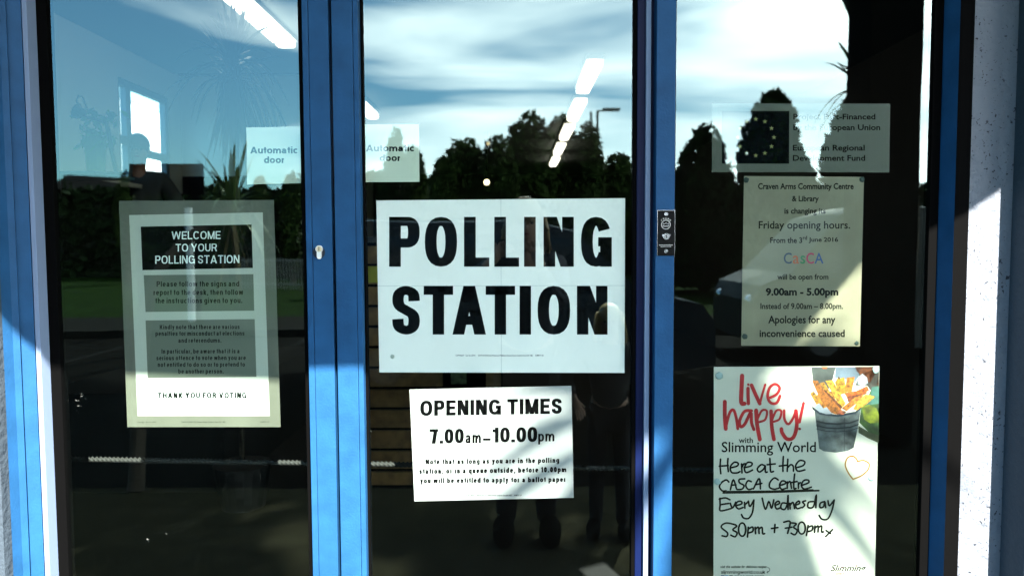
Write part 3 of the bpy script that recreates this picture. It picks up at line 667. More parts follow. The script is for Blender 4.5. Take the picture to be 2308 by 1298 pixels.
# leaflet with hand writing
lv = thing_at('leaflet', 1790, 1345)
sheet('paper', POST, [(1609, 826.5), (1982, 824.5), (1971, 1345), (1608, 1345)], lv)
RED = mat('red_brush_ink', (0.30, 0.0006, 0.003), .5, noise_amt=.15, scale=60)
RO = dict(sc=.1772, ox=1600, oy=810)
red = [([(410, 205), (402, 380), (400, 545), (440, 560)], 7.5), ([(485, 365), (486, 460), (490, 560)], 6), ([(487, 316), (489, 320)], 4.4),
  ([(530, 325), (575, 430), (635, 560)], 6.5), ([(635, 560), (670, 430), (705, 318)], 4), ([(765, 485), (850, 440), (888, 360), (830, 312), (760, 360), (735, 470), (775, 550), (850, 550), (893, 462)], 5),
  ([(190, 535), (190, 700), (202, 880)], 7), ([(205, 850), (250, 680), (300, 640), (335, 740), (355, 880)], 5), ([(530, 650), (440, 660), (378, 780), (395, 855), (450, 810), (520, 670), (530, 800), (560, 890)], 5.5),
  ([(588, 645), (600, 820), (635, 1015)], 7), ([(600, 770), (660, 650), (725, 655), (705, 760), (625, 795)], 4), ([(778, 655), (788, 850), (815, 1015)], 6.5), ([(790, 770), (845, 650), (908, 655), (885, 755), (810, 790)], 4),
  ([(945, 645), (950, 760), (1000, 820), (1060, 740), (1095, 650)], 4.5), ([(1095, 650), (1105, 850), (1060, 990), (980, 1008), (920, 930), (910, 880)], 6.5), ([(1193, 552), (1160, 700), (1140, 795)], 5), ([(1140, 880), (1144, 881)], 4.6)]
red = [(a_, w_ * 1.3) for a_, w_ in red]
strokes('brush_lettering', red, .1772, 1600, 810, 5, RED, lv)
def serif(s, x0, y0, x1, y1, parent, bold=.0):
    return ftext(s, x0, y0, x1, y1, INK, parent, bold=bold, name='text_line')
serif('with', 1665, 985, 1697, 998, lv, .014); serif('Slimming World', 1626.5, 995, 1839, 1026, lv, .010)
PEN = mat('marker_ink', (0.003, 0.0035, 0.003), .5, spec=.1)
def el(cx, cy, rx, ry, n=11): return [(cx + rx * math.sin(2 * math.pi * i / n), cy - ry * math.cos(2 * math.pi * i / n)) for i in range(n + 1)]
hw = [
 [(125, 125), (120, 210), (128, 295)], [(212, 118), (208, 190), (216, 270)], [(110, 207), (215, 200)],
 [(250, 225), (320, 205), (330, 172), (285, 162), (240, 215), (255, 280), (320, 285), (352, 270)], [(370, 180), (376, 285)], [(376, 220), (392, 185), (412, 178)], [(400, 225), (480, 205), (492, 170), (440, 165), (405, 225), (425, 282), (500, 252)],
 [(640, 200), (600, 190), (555, 238), (580, 275), (630, 240), (648, 198), (650, 275), (672, 275)], [(702, 118), (706, 200), (712, 272), (745, 268)], [(670, 190), (765, 180)],
 [(860, 95), (855, 180), (855, 268)], [(812, 206), (900, 195)], [(912, 125), (905, 268)], [(905, 232), (945, 190), (975, 208), (978, 265)], [(1010, 225), (1090, 200), (1110, 155), (1050, 142), (1003, 205), (1030, 265), (1112, 250)],
 [(222, 392), (190, 368), (135, 400), (112, 450), (145, 495), (190, 496)], [(240, 482), (275, 365), (312, 474)], [(250, 430), (305, 425)], [(408, 355), (345, 362), (348, 402), (398, 432), (378, 474), (318, 480)], [(485, 388), (445, 378), (420, 430), (448, 478), (498, 470)], [(510, 472), (577, 350), (592, 472)], [(530, 425), (608, 408)],
 [(800, 368), (755, 345), (705, 395), (700, 455), (755, 476), (810, 462)], [(820, 432), (880, 412), (880, 385), (842, 382), (815, 430), (838, 476), (890, 466)], [(905, 390), (906, 466)], [(906, 415), (938, 386), (955, 466)], [(992, 298), (982, 400), (985, 470), (1008, 466)], [(955, 398), (1020, 386)], [(1036, 400), (1036, 466)], [(1036, 420), (1058, 398)], [(1080, 430), (1155, 400), (1150, 370), (1100, 375), (1070, 430), (1105, 474), (1188, 452)],
 [(155, 519), (700, 512), (1275, 492)], [(205, 505), (700, 500), (1205, 486)],
 [(118, 582), (120, 660), (125, 728), (250, 702)], [(110, 592), (180, 578), (235, 600)], [(118, 658), (220, 642)], [(238, 640), (265, 696), (302, 628)], [(305, 668), (370, 648), (368, 620), (325, 622), (302, 668), (335, 706), (388, 690)], [(405, 630), (410, 698)], [(410, 658), (445, 625)], [(452, 615), (468, 680), (515, 602)], [(515, 602), (500, 740), (455, 815), (395, 812), (370, 772)],
 [(612, 580), (650, 712), (690, 618), (722, 700), (748, 600)], [(770, 662), (815, 642), (800, 615), (762, 648), (780, 706), (832, 690)], [(890, 640), (845, 640), (830, 695), (875, 712), (905, 650), (915, 542), (915, 712)], [(935, 640), (940, 706)], [(940, 662), (972, 630), (992, 702)], [(1005, 662), (1050, 642), (1040, 614), (1002, 650), (1020, 702), (1072, 690)], [(1120, 612), (1085, 625), (1110, 660), (1082, 692)], [(1210, 620), (1155, 630), (1150, 688), (1212, 680), (1246, 540), (1240, 692)], [(1342, 620), (1292, 640), (1290, 690), (1330, 680), (1345, 622), (1356, 692)], [(1382, 610), (1398, 670), (1456, 602)], [(1456, 602), (1430, 720), (1380, 822), (1312, 826), (1280, 782)],
 [(300, 892), (190, 872), (132, 918), (205, 985), (195, 1028), (142, 1020)], [(255, 880), (315, 905), (268, 950), (318, 985), (295, 1032), (245, 1012)], el(378, 948, 42, 78), [(450, 920), (440, 1035)], [(450, 942), (500, 918), (502, 968), (455, 986)], [(530, 920), (535, 996)], [(535, 942), (568, 920), (576, 994)], [(576, 942), (610, 922), (618, 994), (642, 994)], [(762, 888), (756, 982)], [(720, 936), (796, 924)],
 [(865, 862), (940, 856), (910, 992)], [(882, 932), (960, 920)], [(958, 870), (1012, 880), (980, 920), (1022, 958), (995, 1008), (950, 990)], el(1075, 930, 42, 70), [(1150, 900), (1130, 1018)], [(1150, 922), (1200, 905), (1196, 955), (1150, 970)], [(1230, 905), (1226, 982)], [(1235, 928), (1268, 905), (1266, 976)], [(1268, 928), (1308, 905), (1308, 974), (1330, 974)], [(1360, 958), (1412, 996)], [(1436, 948), (1355, 1030)]]
strokes('handwriting', hw, .1926, 1600, 1010, 4.0, PEN, lv)
GOLD = mat('gold_ink', (0.2, 0.09, 0.004), .5)
strokes('drawn_heart', [[(1675, 360), (1620, 285), (1585, 195), (1610, 112), (1670, 90), (1712, 118), (1730, 155)], [(1730, 155), (1790, 138), (1848, 162), (1866, 192), (1850, 250), (1775, 318), (1675, 360)]], .1926, 1600, 1010, 3.3, GOLD, lv)
ftext('visit the website for delicious recipes', 1624, 1273, 1728, 1281, NI, lv, bold=.02, shear=.35)
strokes('curled_arrow', [[(750, 445), (778, 470), (770, 500), (740, 512)], [(740, 512), (758, 498)], [(740, 512), (756, 524)]], .1733, 1600, 1200, 1.0, NI, lv)
text('slimmingworld.co.uk', 1625, 1284.5, 1724.5, 1292, INK, lv, wt=.2, sp=.1)
for k, c in enumerate(((.01, .03, .12), (.01, .12, .3), (.004, .004, .004))):
    a = 1625 + k * 9.3; poly2('social_icon', [(a, 1295.5), (a + 8, 1295.5), (a + 8, 1303), (a, 1303)], mat('icon_%d' % k, c, .6), lv)
text('0344 897 8000', 1655.5, 1295.5, 1722.5, 1302.5, NI, lv, wt=.14)
ftext('Slimming', 1872, 1272, 1952, 1291, INK, lv, bold=.02, shear=.35); text('WORLD', 1883, 1290.5, 1904, 1295.2, INK, lv, wt=.16)
strokes('logo_swirl', [[(1720, 445), (1790, 395), (1870, 378), (1912, 395), (1905, 440)], [(1600, 560), (1625, 532), (1760, 532)], [(1740, 562), (1800, 540), (1815, 530), (1880, 532)]], .1733, 1600, 1200, 1.2, mat('dark_red_ink', (.2, .004, .01), .5), lv)
# printed picture of chips in a pail
pic = lambda pts: [(1600 + a * .1772, 810 + b * .1772) for a, b in pts]
def pr(name, pts, c, y, amt=.3, sc=90):
    c = tuple(k * .36 for k in c)
    return poly2(name, pic(pts), mat('print_%s' % name + str(c), c, .5, noise_amt=amt, scale=sc), lv, y=y)
L0 = .00735; dl = .00002
pr('printed_shade', [(1290, 98), (1600, 98), (1560, 260), (1500, 400), (1320, 330)], (.10, .115, .10), L0, .4, 25)
pr('printed_cloth', [(1600, 98), (1870, 96), (1900, 200), (1840, 300), (1700, 240), (1590, 230)], (.2, .26, .32), L0, .5, 14)
pr('printed_table_shadow', [(1890, 840), (2040, 930), (2149, 960), (2146, 1060), (2010, 1000), (1890, 930)], (.12, .13, .05), L0, .6, 30)
pr('printed_backdrop', [(1870, 96), (2150, 94), (2149, 600), (2000, 470), (2080, 440), (2000, 330), (1850, 330), (1900, 200)], (.07, .06, .045), L0, .7, 20)
pr('printed_jar', [(2140, 330), (2149, 960), (2040, 940), (1900, 800), (1925, 600), (2010, 470), (2060, 360)], (.06, .14, .02), L0, .8, 40)
pr('printed_jar_neck', [(2060, 350), (2149, 340), (2149, 560), (1990, 580), (2040, 470)], (.08, .22, .17), L0 - dl, .4, 60)
pr('printed_jar_fruit', [(1935, 600), (2020, 570), (2120, 620), (2149, 700), (2149, 800), (2040, 810), (1960, 760)], (.25, .30, .01), L0 - 2 * dl, .7, 45)
pr('printed_back_pail', [(1845, 92), (2150, 92), (2149, 330), (2060, 325), (1955, 225), (1870, 150)], (.22, .055, .008), L0, .8, 60)
pr('printed_napkin', [(1880, 230), (1940, 180), (2000, 230), (2010, 300), (1950, 340), (1880, 310)], (.5, .55, .6), L0 - dl, .2, 30)
pr('printed_chip', [(1415, 92), (1500, 92), (1485, 120), (1440, 122)], (.6, .17, .02), L0 - dl)
pr('printed_pail', [(1305, 600), (1330, 640), (1370, 950), (1390, 1130), (1450, 1165), (1600, 1182), (1750, 1162), (1830, 1120), (1880, 880), (1925, 600), (1850, 660), (1620, 700), (1400, 670)], (.15, .18, .175), L0 - 3 * dl, .85, 34)
for a, b, c in ((800, 822, .02), (858, 876, .018), (905, 915, .03)):
    pr('printed_band', [(1352, a - 30), (1480, a), (1620, a + 8), (1780, a - 6), (1895, a - 45), (1890, b - 45), (1780, b - 6), (1620, b + 8), (1480, b), (1354, b - 30)], (c, c * 1.3, c * 1.5), L0 - 4 * dl, .2)
pr('printed_seam', [(1706, 740), (1714, 740), (1712, 1165), (1706, 1166)], (.02, .025, .03), L0 - 5 * dl, .1)
pr('printed_rim', [(1300, 590), (1312, 600), (1400, 672), (1620, 702), (1850, 662), (1918, 600), (1928, 596), (1920, 630), (1850, 690), (1620, 728), (1400, 700), (1305, 630)], (.012, .03, .05), L0 - 5 * dl, .2)
pr('printed_paper', [(1325, 600), (1440, 530), (1560, 690), (1480, 695), (1390, 665)], (.45, .5, .55), L0 - 6 * dl, .25, 40)
chips = [([(1480, 420), (1560, 400), (1640, 640), (1590, 690)], (.3, .08, .008)), ([(1400, 300), (1450, 285), (1600, 520), (1560, 560)], (.6, .26, .02)), ([(1660, 240), (1710, 225), (1740, 420), (1700, 430)], (.7, .3, .02)), ([(1740, 470), (1990, 400), (2000, 430), (1760, 540)], (.25, .05, .005)), ([(1330, 470), (1380, 440), (1490, 600), (1440, 620)], (.55, .2, .015)), ([(1275, 430), (1320, 400), (1420, 540), (1355, 575)], (.5, .22, .015)), ([(1340, 320), (1480, 400), (1690, 600), (1640, 660), (1500, 560)], (.16, .035, .005)), ([(1300, 265), (1370, 270), (1480, 430), (1680, 645), (1630, 700), (1550, 680), (1400, 500), (1330, 340)], (.42, .13, .01)),
  ([(1590, 290), (1640, 215), (1672, 262), (1715, 430), (1650, 450)], (.48, .25, .01)), ([(1470, 270), (1560, 262), (1730, 560), (1690, 605), (1620, 540)], (.72, .36, .03)), ([(1742, 230), (1842, 220), (1803, 420), (1715, 412)], (.68, .22, .015)),
  ([(1710, 425), (1860, 400), (2000, 335), (2026, 392), (1960, 432), (1740, 475)], (.62, .12, .008)), ([(1675, 620), (1770, 540), (1860, 470), (1965, 440), (1900, 530), (1740, 655)], (.66, .2, .02)), ([(1820, 630), (1880, 530), (1980, 440), (2105, 470), (2000, 560), (1870, 645)], (.8, .38, .04)), ([(1640, 640), (1740, 660), (1700, 700), (1625, 695)], (.5, .13, .05))]
for k, (p_, c) in enumerate(chips): pr('printed_chip', p_, c, L0 - (7 + k) * dl, .8, 130)
PUT2 = mat('pale_putty_blob', (.22, .3, .29), .6)
for a, b, r_ in ((1621, 847, 9), (1974, 833, 8), (1617, 1085, 8), (1964, 1077, 8)): blob(lv, a, b, r_, PUT2)
settle(lv); tag(lv, 'leaflet with red live happy lettering and handwriting, lowest on the side panel', 'leaflet')

# lock plate (part of the side panel post)
FP = -.042
def disc(px, py, r, y, th, m, name, parent, n=20, hole=0):
    c = at(px, py, y); rr = r * (y + D) / F; mb_ = MB()
    ring = [(math.cos(2 * math.pi * i / n), math.sin(2 * math.pi * i / n)) for i in range(n)]
    if hole:
        h = hole * (y + D) / F
        vs = [c + Vector((a * k, dy, b * k)) for dy in (0, th) for k in (rr, h) for a, b in ring]
        fs = []
        for i in range(n):
            j = (i + 1) % n; fs += [(i, j, n + j, n + i), (i, 2 * n + i, 2 * n + j, j), (n + i, n + j, 3 * n + j, 3 * n + i)]
        return mb_.add(vs, fs).build(name, m, parent)
    vs = [c + Vector((a * rr, 0, b * rr)) for a, b in ring] + [c + Vector((a * rr, th, b * rr)) for a, b in ring]
    return mb_.add(vs, [tuple(range(n)), tuple(reversed(range(n, 2 * n)))] + [(i, (i + 1) % n, n + (i + 1) % n, n + i) for i in range(n)]).build(name, m, parent)
lp = empty('lock_plate', at(1501, 525, FP)); lp.parent = side
pb = MB(); a, b = at(1482.5, 475, FP - .003), at(1520, 576, FP - .003)
pb.box(a.x, b.x, FP - .003, FP, b.z, a.z)
plate = pb.build('lock_plate', BLACKPL, side, bevel=.0006)
bpy.data.objects.remove(lp)
ed = MB(); t_ = .0011
ed.box(a.x - t_, a.x, FP - .0034, FP, b.z - t_, a.z + t_); ed.box(b.x, b.x + t_, FP - .0034, FP, b.z - t_, a.z + t_); ed.box(a.x, b.x, FP - .0034, FP, a.z, a.z + t_)
ed.build('plate_edge', CHROME, plate)
y1_ = FP - .0034
for yy in (482.5, 566): disc(1501.5, yy, 4.3, y1_ - .0008, .001, CHROME, 'screw', plate, 12)
disc(1501, 506.5, 10.6, y1_ - .0003, .0006, mat('pale_etch', (.55, .52, .48), .4), 'ring_emblem', plate, 24, hole=9.3)
ETCH = MATS['pale_etch']
strokes('crown_emblem', [[(1494.5, 503), (1494.5, 510)], [(1494.5, 503), (1498, 505.5)], [(1498, 505.5), (1501, 502)], [(1501, 502), (1504, 505.5)], [(1504, 505.5), (1507.5, 503)], [(1507.5, 503), (1507.5, 510)], ([(1494.5, 510), (1507.5, 510)], 1.6)], 1, 0, 0, .7, ETCH, plate, y=y1_ - .0002)
for k, ch in enumerate('CROWN'):
    a_ = R(-42 + 21 * k); cx, cy = 1501 + 14.5 * math.sin(a_), 507.5 - 14.5 * math.cos(a_)
    text(ch, cx - 1.5, cy - 2.2, cx + 1.5, cy + 1.5, ETCH, plate, y=y1_ - .0002, name='letter', wt=.16)
disc(1501.8, 533, 7.2, y1_ - .004, .005, CHROME, 'lock_cylinder', plate, 20)
disc(1494.5, 531, 2.6, y1_ - .002, .003, CHROME, 'cylinder_lug', plate, 10); disc(1509.2, 530.5, 2.6, y1_ - .002, .003, CHROME, 'cylinder_lug', plate, 10)
strokes('keyhole', [([(1502, 531), (1502, 531.5)], 2.6), ([(1502, 532), (1502, 536)], 1.4)], 1, 0, 0, 1, GASKET, plate, y=y1_ - .0046)
ftext('www.crowndoor', 1485, 550.5, 1517, 553.5, ETCH, plate, bold=.02, y=y1_ - .0002); ftext('systems.co.uk', 1489, 554.5, 1513, 557.5, ETCH, plate, bold=.02, y=y1_ - .0002)
# euro cylinder on the left stile
ey = -.0365
disc(718.8, 569, 14, ey + .0004, .001, mat('painted_cylinder_shade', (.004, .01, .02), .8), 'cylinder_shade_disc', door1, 20)  # dark disc painted as the soft shadow round the cylinder
cyl = disc(718.8, 561.3, 7.9, ey - .006, .008, NICK, 'lock_cylinder', door1, 24)
c0 = at(719, 575, ey - .006); hw_ = 5 * (ey + D) / F
MB().box(c0.x - hw_, c0.x + hw_, ey - .006, ey + .002, at(719, 579, ey).z, at(719, 567, ey).z).build('cylinder_body', NICK, cyl)
disc(719, 578.8, 5.0, ey - .006, .008, NICK, 'cylinder_foot', cyl, 16)
disc(718.8, 561.3, 6.4, ey - .0072, .001, BRASS, 'cylinder_plug', cyl, 20)
strokes('key_slot', [([(718.6, 557.5), (718.8, 561), (718.4, 564.5)], 1.3)], 1, 0, 0, 1, GASKET, cyl, y=ey - .0075)
for o in list(cyl.children): pass
for d_ in (door1, door2, side): settle(d_)

# ------------------------------------------------------------------ inside things
# reception desk front made of boards
WOOD = mat('oiled_board', (0.20, 0.115, 0.035), .6, noise_amt=.4, scale=14, bump=.2, bscale=50)
yd = 2.72
rd = empty('reception_desk', at(1000, 1105, yd))
for k in range(12):
    ya, yb2 = 1103 - 46.2 * k, 1103 - 46.2 * (k + 1) + 5
    a, b = at(700, ya, yd), at(1129, yb2, yd)
    bxo('board', WOOD, rd, a.x, b.x, yd, yd + .022, a.z, b.z, .002)
a, b = at(700, 1103, yd + .03), at(1129, 545, yd + .03)
bxo('carcass', GASKET, rd, a.x, b.x, yd + .024, yd + .5, max(a.z, .015), b.z)
bxo('worktop', mat('dark_worktop', (.02, .018, .016), .4), rd, a.x - .03, b.x + .03, yd - .06, yd + .55, b.z, b.z + .035, .003)
bxo('plinth', GASKET, rd, a.x, b.x, yd + .03, yd + .4, .013, max(a.z, .014) + .002)
settle(rd); tag(rd, 'brown reception desk faced with horizontal boards behind the middle door', 'desk')
yc = empty('yellow_folder', at(840, 640, yd - .02)); a, b = at(780, 637, yd - .004), at(852, 600, yd - .004)
bxo('cover', mat('yellow_card', (.35, .36, .02), .6), yc, a.x, b.x, yd - .006, yd - .001, a.z, b.z); settle(yc)
tag(yc, 'yellow green folder fixed to the desk boards, left of the big sign', 'folder')
nt = empty('dark_flyer_frame', at(1045, 870, yd)); a, b = at(998, 872, yd - .01), at(1095, 838, yd - .01)
bxo('frame', GASKET, nt, a.x, b.x, yd - .012, yd - .001, a.z, b.z); bxo('picture', mat('leaf_print', (.05, .09, .03), .5, noise_amt=.8, scale=30), nt, a.x + .05, b.x - .12, yd - .015, yd - .013, a.z + .02, b.z); settle(nt)
tag(nt, 'dark framed flyer on the desk, showing between the two middle posters', 'picture')

# ceiling lights
EM = mat('lit_diffuser', (.9, .9, .9), .5, emit=((1.0, .9, .72), .9)); HOUS = mat('light_housing', (.5, .5, .5), .5)
def ceiling_light(x, y, label):
    r_ = empty('ceiling_light', (x, y, 2.93))
    MB().box(-.07, .07, -.55, .55, .03, .068).build('housing', HOUS, r_)
    MB().box(-.06, .06, -.53, .53, -.02, .028).build('diffuser', EM, r_, bevel=.02)
    tag(r_, label, 'ceiling light', 'strip lights on the hall ceiling'); return r_
zc = 2.92
def ly(py): return (zc - HC) * F / (554 - py) - D
ord_ = ['nearest and largest', 'second nearest', 'third', 'fourth', 'farthest and smallest']
def ceil_at(px, py):
    d = CR @ Vector((px - 1154, -(py - 649), -F)); t = (2.91 - HC) / d.z; return CP + d * t
for k, (xa_, ya_, xb_, yb_) in enumerate(((1337, 152, 1317, 211), (1305, 236, 1294, 273), (1281, 290, 1274, 316), (1263, 329, 1259, 351), (1251, 363, 1249, 373))):
    p_, q_ = ceil_at(xa_, ya_), ceil_at(xb_, yb_)
    ceiling_light((p_.x + q_.x) / 2, (p_.y + q_.y) / 2, 'lit white strip light, %s of the row above the big sign' % ord_[k])
p_ = ceil_at(650, 112); ceiling_light(p_.x, p_.y - .55, 'big slanting lit strip light at the top of the left door glass')
p_ = ceil_at(842, 270); ceiling_light(p_.x, p_.y - .55, 'lit strip light half hidden behind the blue stiles, above the middle sticker')
for px, py, r_, lb in ((1097, 411, 6, 'small round warm lamp glowing above the big sign'), (1100, 324, 4, 'tiny dim warm lamp seen among the reflected trees')):
    w_ = empty('wall_lamp', at(px, py, 8)); c = at(px, py, 8); rr = r_ * (8 + D) / F
    MB().ball(c, rr, 12, 8).build('globe', mat('warm_globe_%d' % r_, (.9, .8, .6), .5, emit=((1, .8, .45), 1.2 if r_ == 6 else .12)), w_, smooth=True)
    MB().tube([c + Vector((0, 0, rr * .9)), (c.x, c.y, 3.0)], .012).build('stem', GASKET, w_)
    settle(w_); tag(w_, lb, 'lamp')

# black display cabinet with raised landing behind
db = 8.6
a, b = mir(291, 440, db), mir(455, 369, db)
dc = empty('sign_board', ((a.x + b.x) / 2, -db, -.02)); BLK = mat('black_lacquer', (.002, .002, .002), .8, spec=.03)
bxo('board', BLK, dc, a.x, b.x, -db - .05, -db, a.z, b.z, .01)
for x_ in (a.x + .12, b.x - .12): bxo('post', BLK, dc, x_ - .04, x_ + .04, -db - .05, -db - .01, -.02, a.z)
GL = mat('gold_letter', (.05, .022, .004), .6)
for x0_, x1_, z0_, z1_ in ((398, 411, 386, 388), (398, 401, 388, 405), (398, 410, 395, 397), (398, 411, 404, 406), (424, 437, 386, 388), (430, 433, 388, 398)):
    p_, q_ = mir(x0_, z1_, db - .01), mir(x1_, z0_, db - .01); bxo('gold_letter', GL, dc, p_.x, q_.x, -db + .002, -db + .01, p_.z, q_.z)
settle(dc); tag(dc, 'black sign board with faint gold letters, reflected above the welcome poster', 'sign')
yl = 2.6
struct(MB().box(-2.88, -1.75, yl, yb - .01, .012, .62).build('raised_landing', mat('landing_grey', (.01, .011, .011), .8)))
# angle lamp on a shelf
sh = empty('wall_shelf', (-2.6, 2.5, 1.9)); a, b = at(128, 385, 2.3), at(270, 402, 2.3)
bxo('shelf_board', mat('blue_grey_shelf', (.03, .12, .17), .6), sh, -2.895, at(262, 400, 2.3).x, 2.1, 2.5, at(262, 400, 2.3).z, at(262, 393, 2.3).z, .003)
bxo('bracket', WF, sh, -2.895, -2.5, 2.28, 2.31, at(262, 440, 2.3).z, at(262, 400, 2.3).z); settle(sh)
tag(sh, 'blue grey shelf on the white inner wall at the far left', 'shelf')
al = empty('angle_lamp', at(258, 393, 2.3)); LM = mat('lamp_blue_grey', (.01, .04, .05), .5)
P = lambda x, y: at(x, y, 2.3)
MB().tube([P(262, 392.5), P(262, 389)], .05, 14).build('base', LM, al)
MB().tube([P(262, 390), P(250, 335), P(240, 278)], .011).tube([P(255, 340), P(246, 290)], .006).build('lower_arm', LM, al)
MB().tube([P(240, 278), P(212, 268), P(185, 262)], .009).build('upper_arm', LM, al)
MB().tube([P(195, 252), P(184, 256), P(172, 250)], [.012, .03, .045], 12).build('lamp_shade', LM, al)
MB().tube([P(180, 245), P(172, 228), P(176, 217), P(186, 219), P(196, 245)], .005).build('cable', LM, al); settle(al)
tag(al, 'dark jointed angle lamp standing on the shelf behind the left door', 'lamp')
gp = empty('green_pot_plant', at(215, 310, 2.3)); gl_ = MB(); rng = random.Random(4); c = at(214, 285, 2.35)
for k in range(60):
    a_ = rng.uniform(0, 6.28); r_ = rng.uniform(.02, .14); q = c + Vector((math.cos(a_) * r_, math.sin(a_) * r_ * .6, rng.uniform(-.1, .1)))
    t1 = Vector((rng.uniform(-1, 1), rng.uniform(-1, 1), rng.uniform(-1.2, .2))).normalized() * .07; t2 = t1.cross(Vector((0, 1, 0))).normalized() * .014
    gl_.add([q, q + t1 * .5 + t2, q + t1, q + t1 * .5 - t2], [(0, 1, 2, 3)])
gl_.build('leaves', mat('fresh_leaf', (.1, .3, .06), .6), gp)
b = at(214, 310, 2.35); MB().tube([(b.x, b.y, at(262, 393, 2.3).z), (b.x, b.y, b.z)], [.045, .06], 14).build('pot', mat('green_pot', (.12, .26, .1), .5), gp); settle(gp)
tag(gp, 'pale green pot plant beside the angle lamp', 'plant')

# ------------------------------------------------------------------ people
def skin(name, V, E, m, parent, sub=2):
    """V: name -> (pos, radius)"""
    names = list(V); idx = {k: i for i, k in enumerate(names)}
    me = bpy.data.meshes.new(name); me.from_pydata([tuple(V[k][0]) for k in names], [(idx[a], idx[b]) for a, b in E], []); me.update()
    o = bpy.data.objects.new(name, me); col.objects.link(o)
    md = o.modifiers.new('s', 'SKIN'); md.use_smooth_shade = True
    sv_ = me.skin_vertices[0].data
    for k in names:
        r_ = V[k][1]; sv_[idx[k]].radius = (r_, r_) if not hasattr(r_, '__len__') else r_
    sv_[0].use_root = True
    if sub: ms = o.modifiers.new('u', 'SUBSURF'); ms.levels = sub; ms.render_levels = sub
    dg = bpy.context.evaluated_depsgraph_get(); out = bpy.data.meshes.new_from_object(o.evaluated_get(dg)); out.name = name
    bpy.data.objects.remove(o); bpy.data.meshes.remove(me)
    out.materials.clear(); out.materials.append(m)
    out.polygons.foreach_set('use_smooth', [True] * len(out.polygons))
    q = bpy.data.objects.new(name, out); col.objects.link(q); q.parent = parent
    return q
def person(loc, yaw, h, hands, label, skinc, hairc, topc, legc, lean_=0.0, longhair=False, cat='person', group=None):
    s = h / 1.72; root = empty('person', loc); root.rotation_euler = (0, 0, yaw)
    q = lambda x, y, z: Vector((x * s, y * s + lean_ * max(z - .95, 0) * s, z * s))   # faces +y
    V = {'pelvis': (q(0, 0, .95), .12 * s), 'waist': (q(0, .0, 1.1), (.13 * s, .1 * s)), 'chest': (q(0, .01, 1.3), (.15 * s, .11 * s)), 'neck0': (q(0, 0, 1.44), .065 * s), 'neck': (q(0, .01, 1.5), .05 * s),
         'head0': (q(0, .02, 1.57), .07 * s), 'head': (q(0, .02, 1.64), .077 * s), 'crown': (q(0, .01, 1.69), .05 * s)}
    E_ = [('pelvis', 'waist'), ('waist', 'chest'), ('chest', 'neck0'), ('neck0', 'neck'), ('neck', 'head0'), ('head0', 'head'), ('head', 'crown')]
    for i, sd in enumerate((-1, 1)):
        t = str(i); hx_, hy_, hz_ = hands[i]
        sh_ = q(sd * .17, 0, 1.4); hd = Vector((hx_, hy_, hz_)) * s
        if lean_: hd.y += lean_ * max(hd.z - .95 * s, 0)
        mid = (sh_ + hd) / 2; dv = hd - sh_; L = dv.length; bend = math.sqrt(max((.29 * s) ** 2 - (L / 2) ** 2, .0001))
        el_ = mid + (Vector((sd * .6, -.25, -.75)) - dv * (Vector((sd * .6, -.25, -.75)).dot(dv) / L ** 2)).normalized() * bend
        V['sh' + t] = (sh_, .06 * s); V['el' + t] = (el_, .04 * s); V['wr' + t] = (lerp(el_, hd, .9), .026 * s); V['palm' + t] = (hd, (.038 * s, .018 * s))
        E_ += [('chest', 'sh' + t), ('sh' + t, 'el' + t), ('el' + t, 'wr' + t), ('wr' + t, 'palm' + t)]
        fd = (hd - el_).normalized(); sdv = fd.cross(Vector((0, 1, .3))).normalized()
        for j in range(4):
            o_ = sdv * ((j - 1.5) * .02 * s); ln_ = (.035, .042, .04, .03)[j] * s
            V['f%s%da' % (t, j)] = (hd + fd * .045 * s + o_, .009 * s); V['f%s%db' % (t, j)] = (hd + fd * (.045 * s + ln_) + o_ + Vector((0, .008, -.008)) * s, .0085 * s); V['f%s%dc' % (t, j)] = (hd + fd * (.04 * s + ln_ * 1.35) + o_ + Vector((0, .028, -.02)) * s, .007 * s)
            E_ += [('palm' + t, 'f%s%da' % (t, j)), ('f%s%da' % (t, j), 'f%s%db' % (t, j)), ('f%s%db' % (t, j), 'f%s%dc' % (t, j))]
        V['th%sa' % t] = (hd + sdv * (-sd) * .035 * s, .011 * s); V['th%sb' % t] = (hd + sdv * (-sd) * .05 * s + fd * .04 * s, .009 * s); E_ += [('palm' + t, 'th%sa' % t), ('th%sa' % t, 'th%sb' % t)]
        V['hip' + t] = (q(sd * .09, 0, .88), .09 * s); V['kn' + t] = (q(sd * .1, .01, .5), .055 * s); V['an' + t] = (q(sd * .105, -.01, .09), .036 * s); V['toe' + t] = (q(sd * .12, .13, .035), .035 * s)
        E_ += [('pelvis', 'hip' + t), ('hip' + t, 'kn' + t), ('kn' + t, 'an' + t), ('an' + t, 'toe' + t)]
    SK = mat('skin_%s' % str(skinc), skinc, .5); HR = mat('hair_%s' % str(hairc), hairc, .5, noise_amt=.3, scale=60); TP = mat('top_%s' % str(topc), topc, .8, noise_amt=.2, scale=9); LG = mat('legs_%s' % str(legc), legc, .9)
    skin('body', V, E_, SK, root)
    tv = {k: (V[k][0], (V[k][1] if not hasattr(V[k][1], '__len__') else V[k][1][0]) + .02 * s) for k in ('waist', 'pelvis', 'chest', 'neck0', 'sh0', 'el0', 'sh1', 'el1')}
    tv = {'chest': tv.pop('chest'), **tv}
    tv['cf0'] = (lerp(V['el0'][0], V['wr0'][0], .8), .036 * s); tv['cf1'] = (lerp(V['el1'][0], V['wr1'][0], .8), .036 * s); tv['neck0'] = (V['neck0'][0], .068 * s)
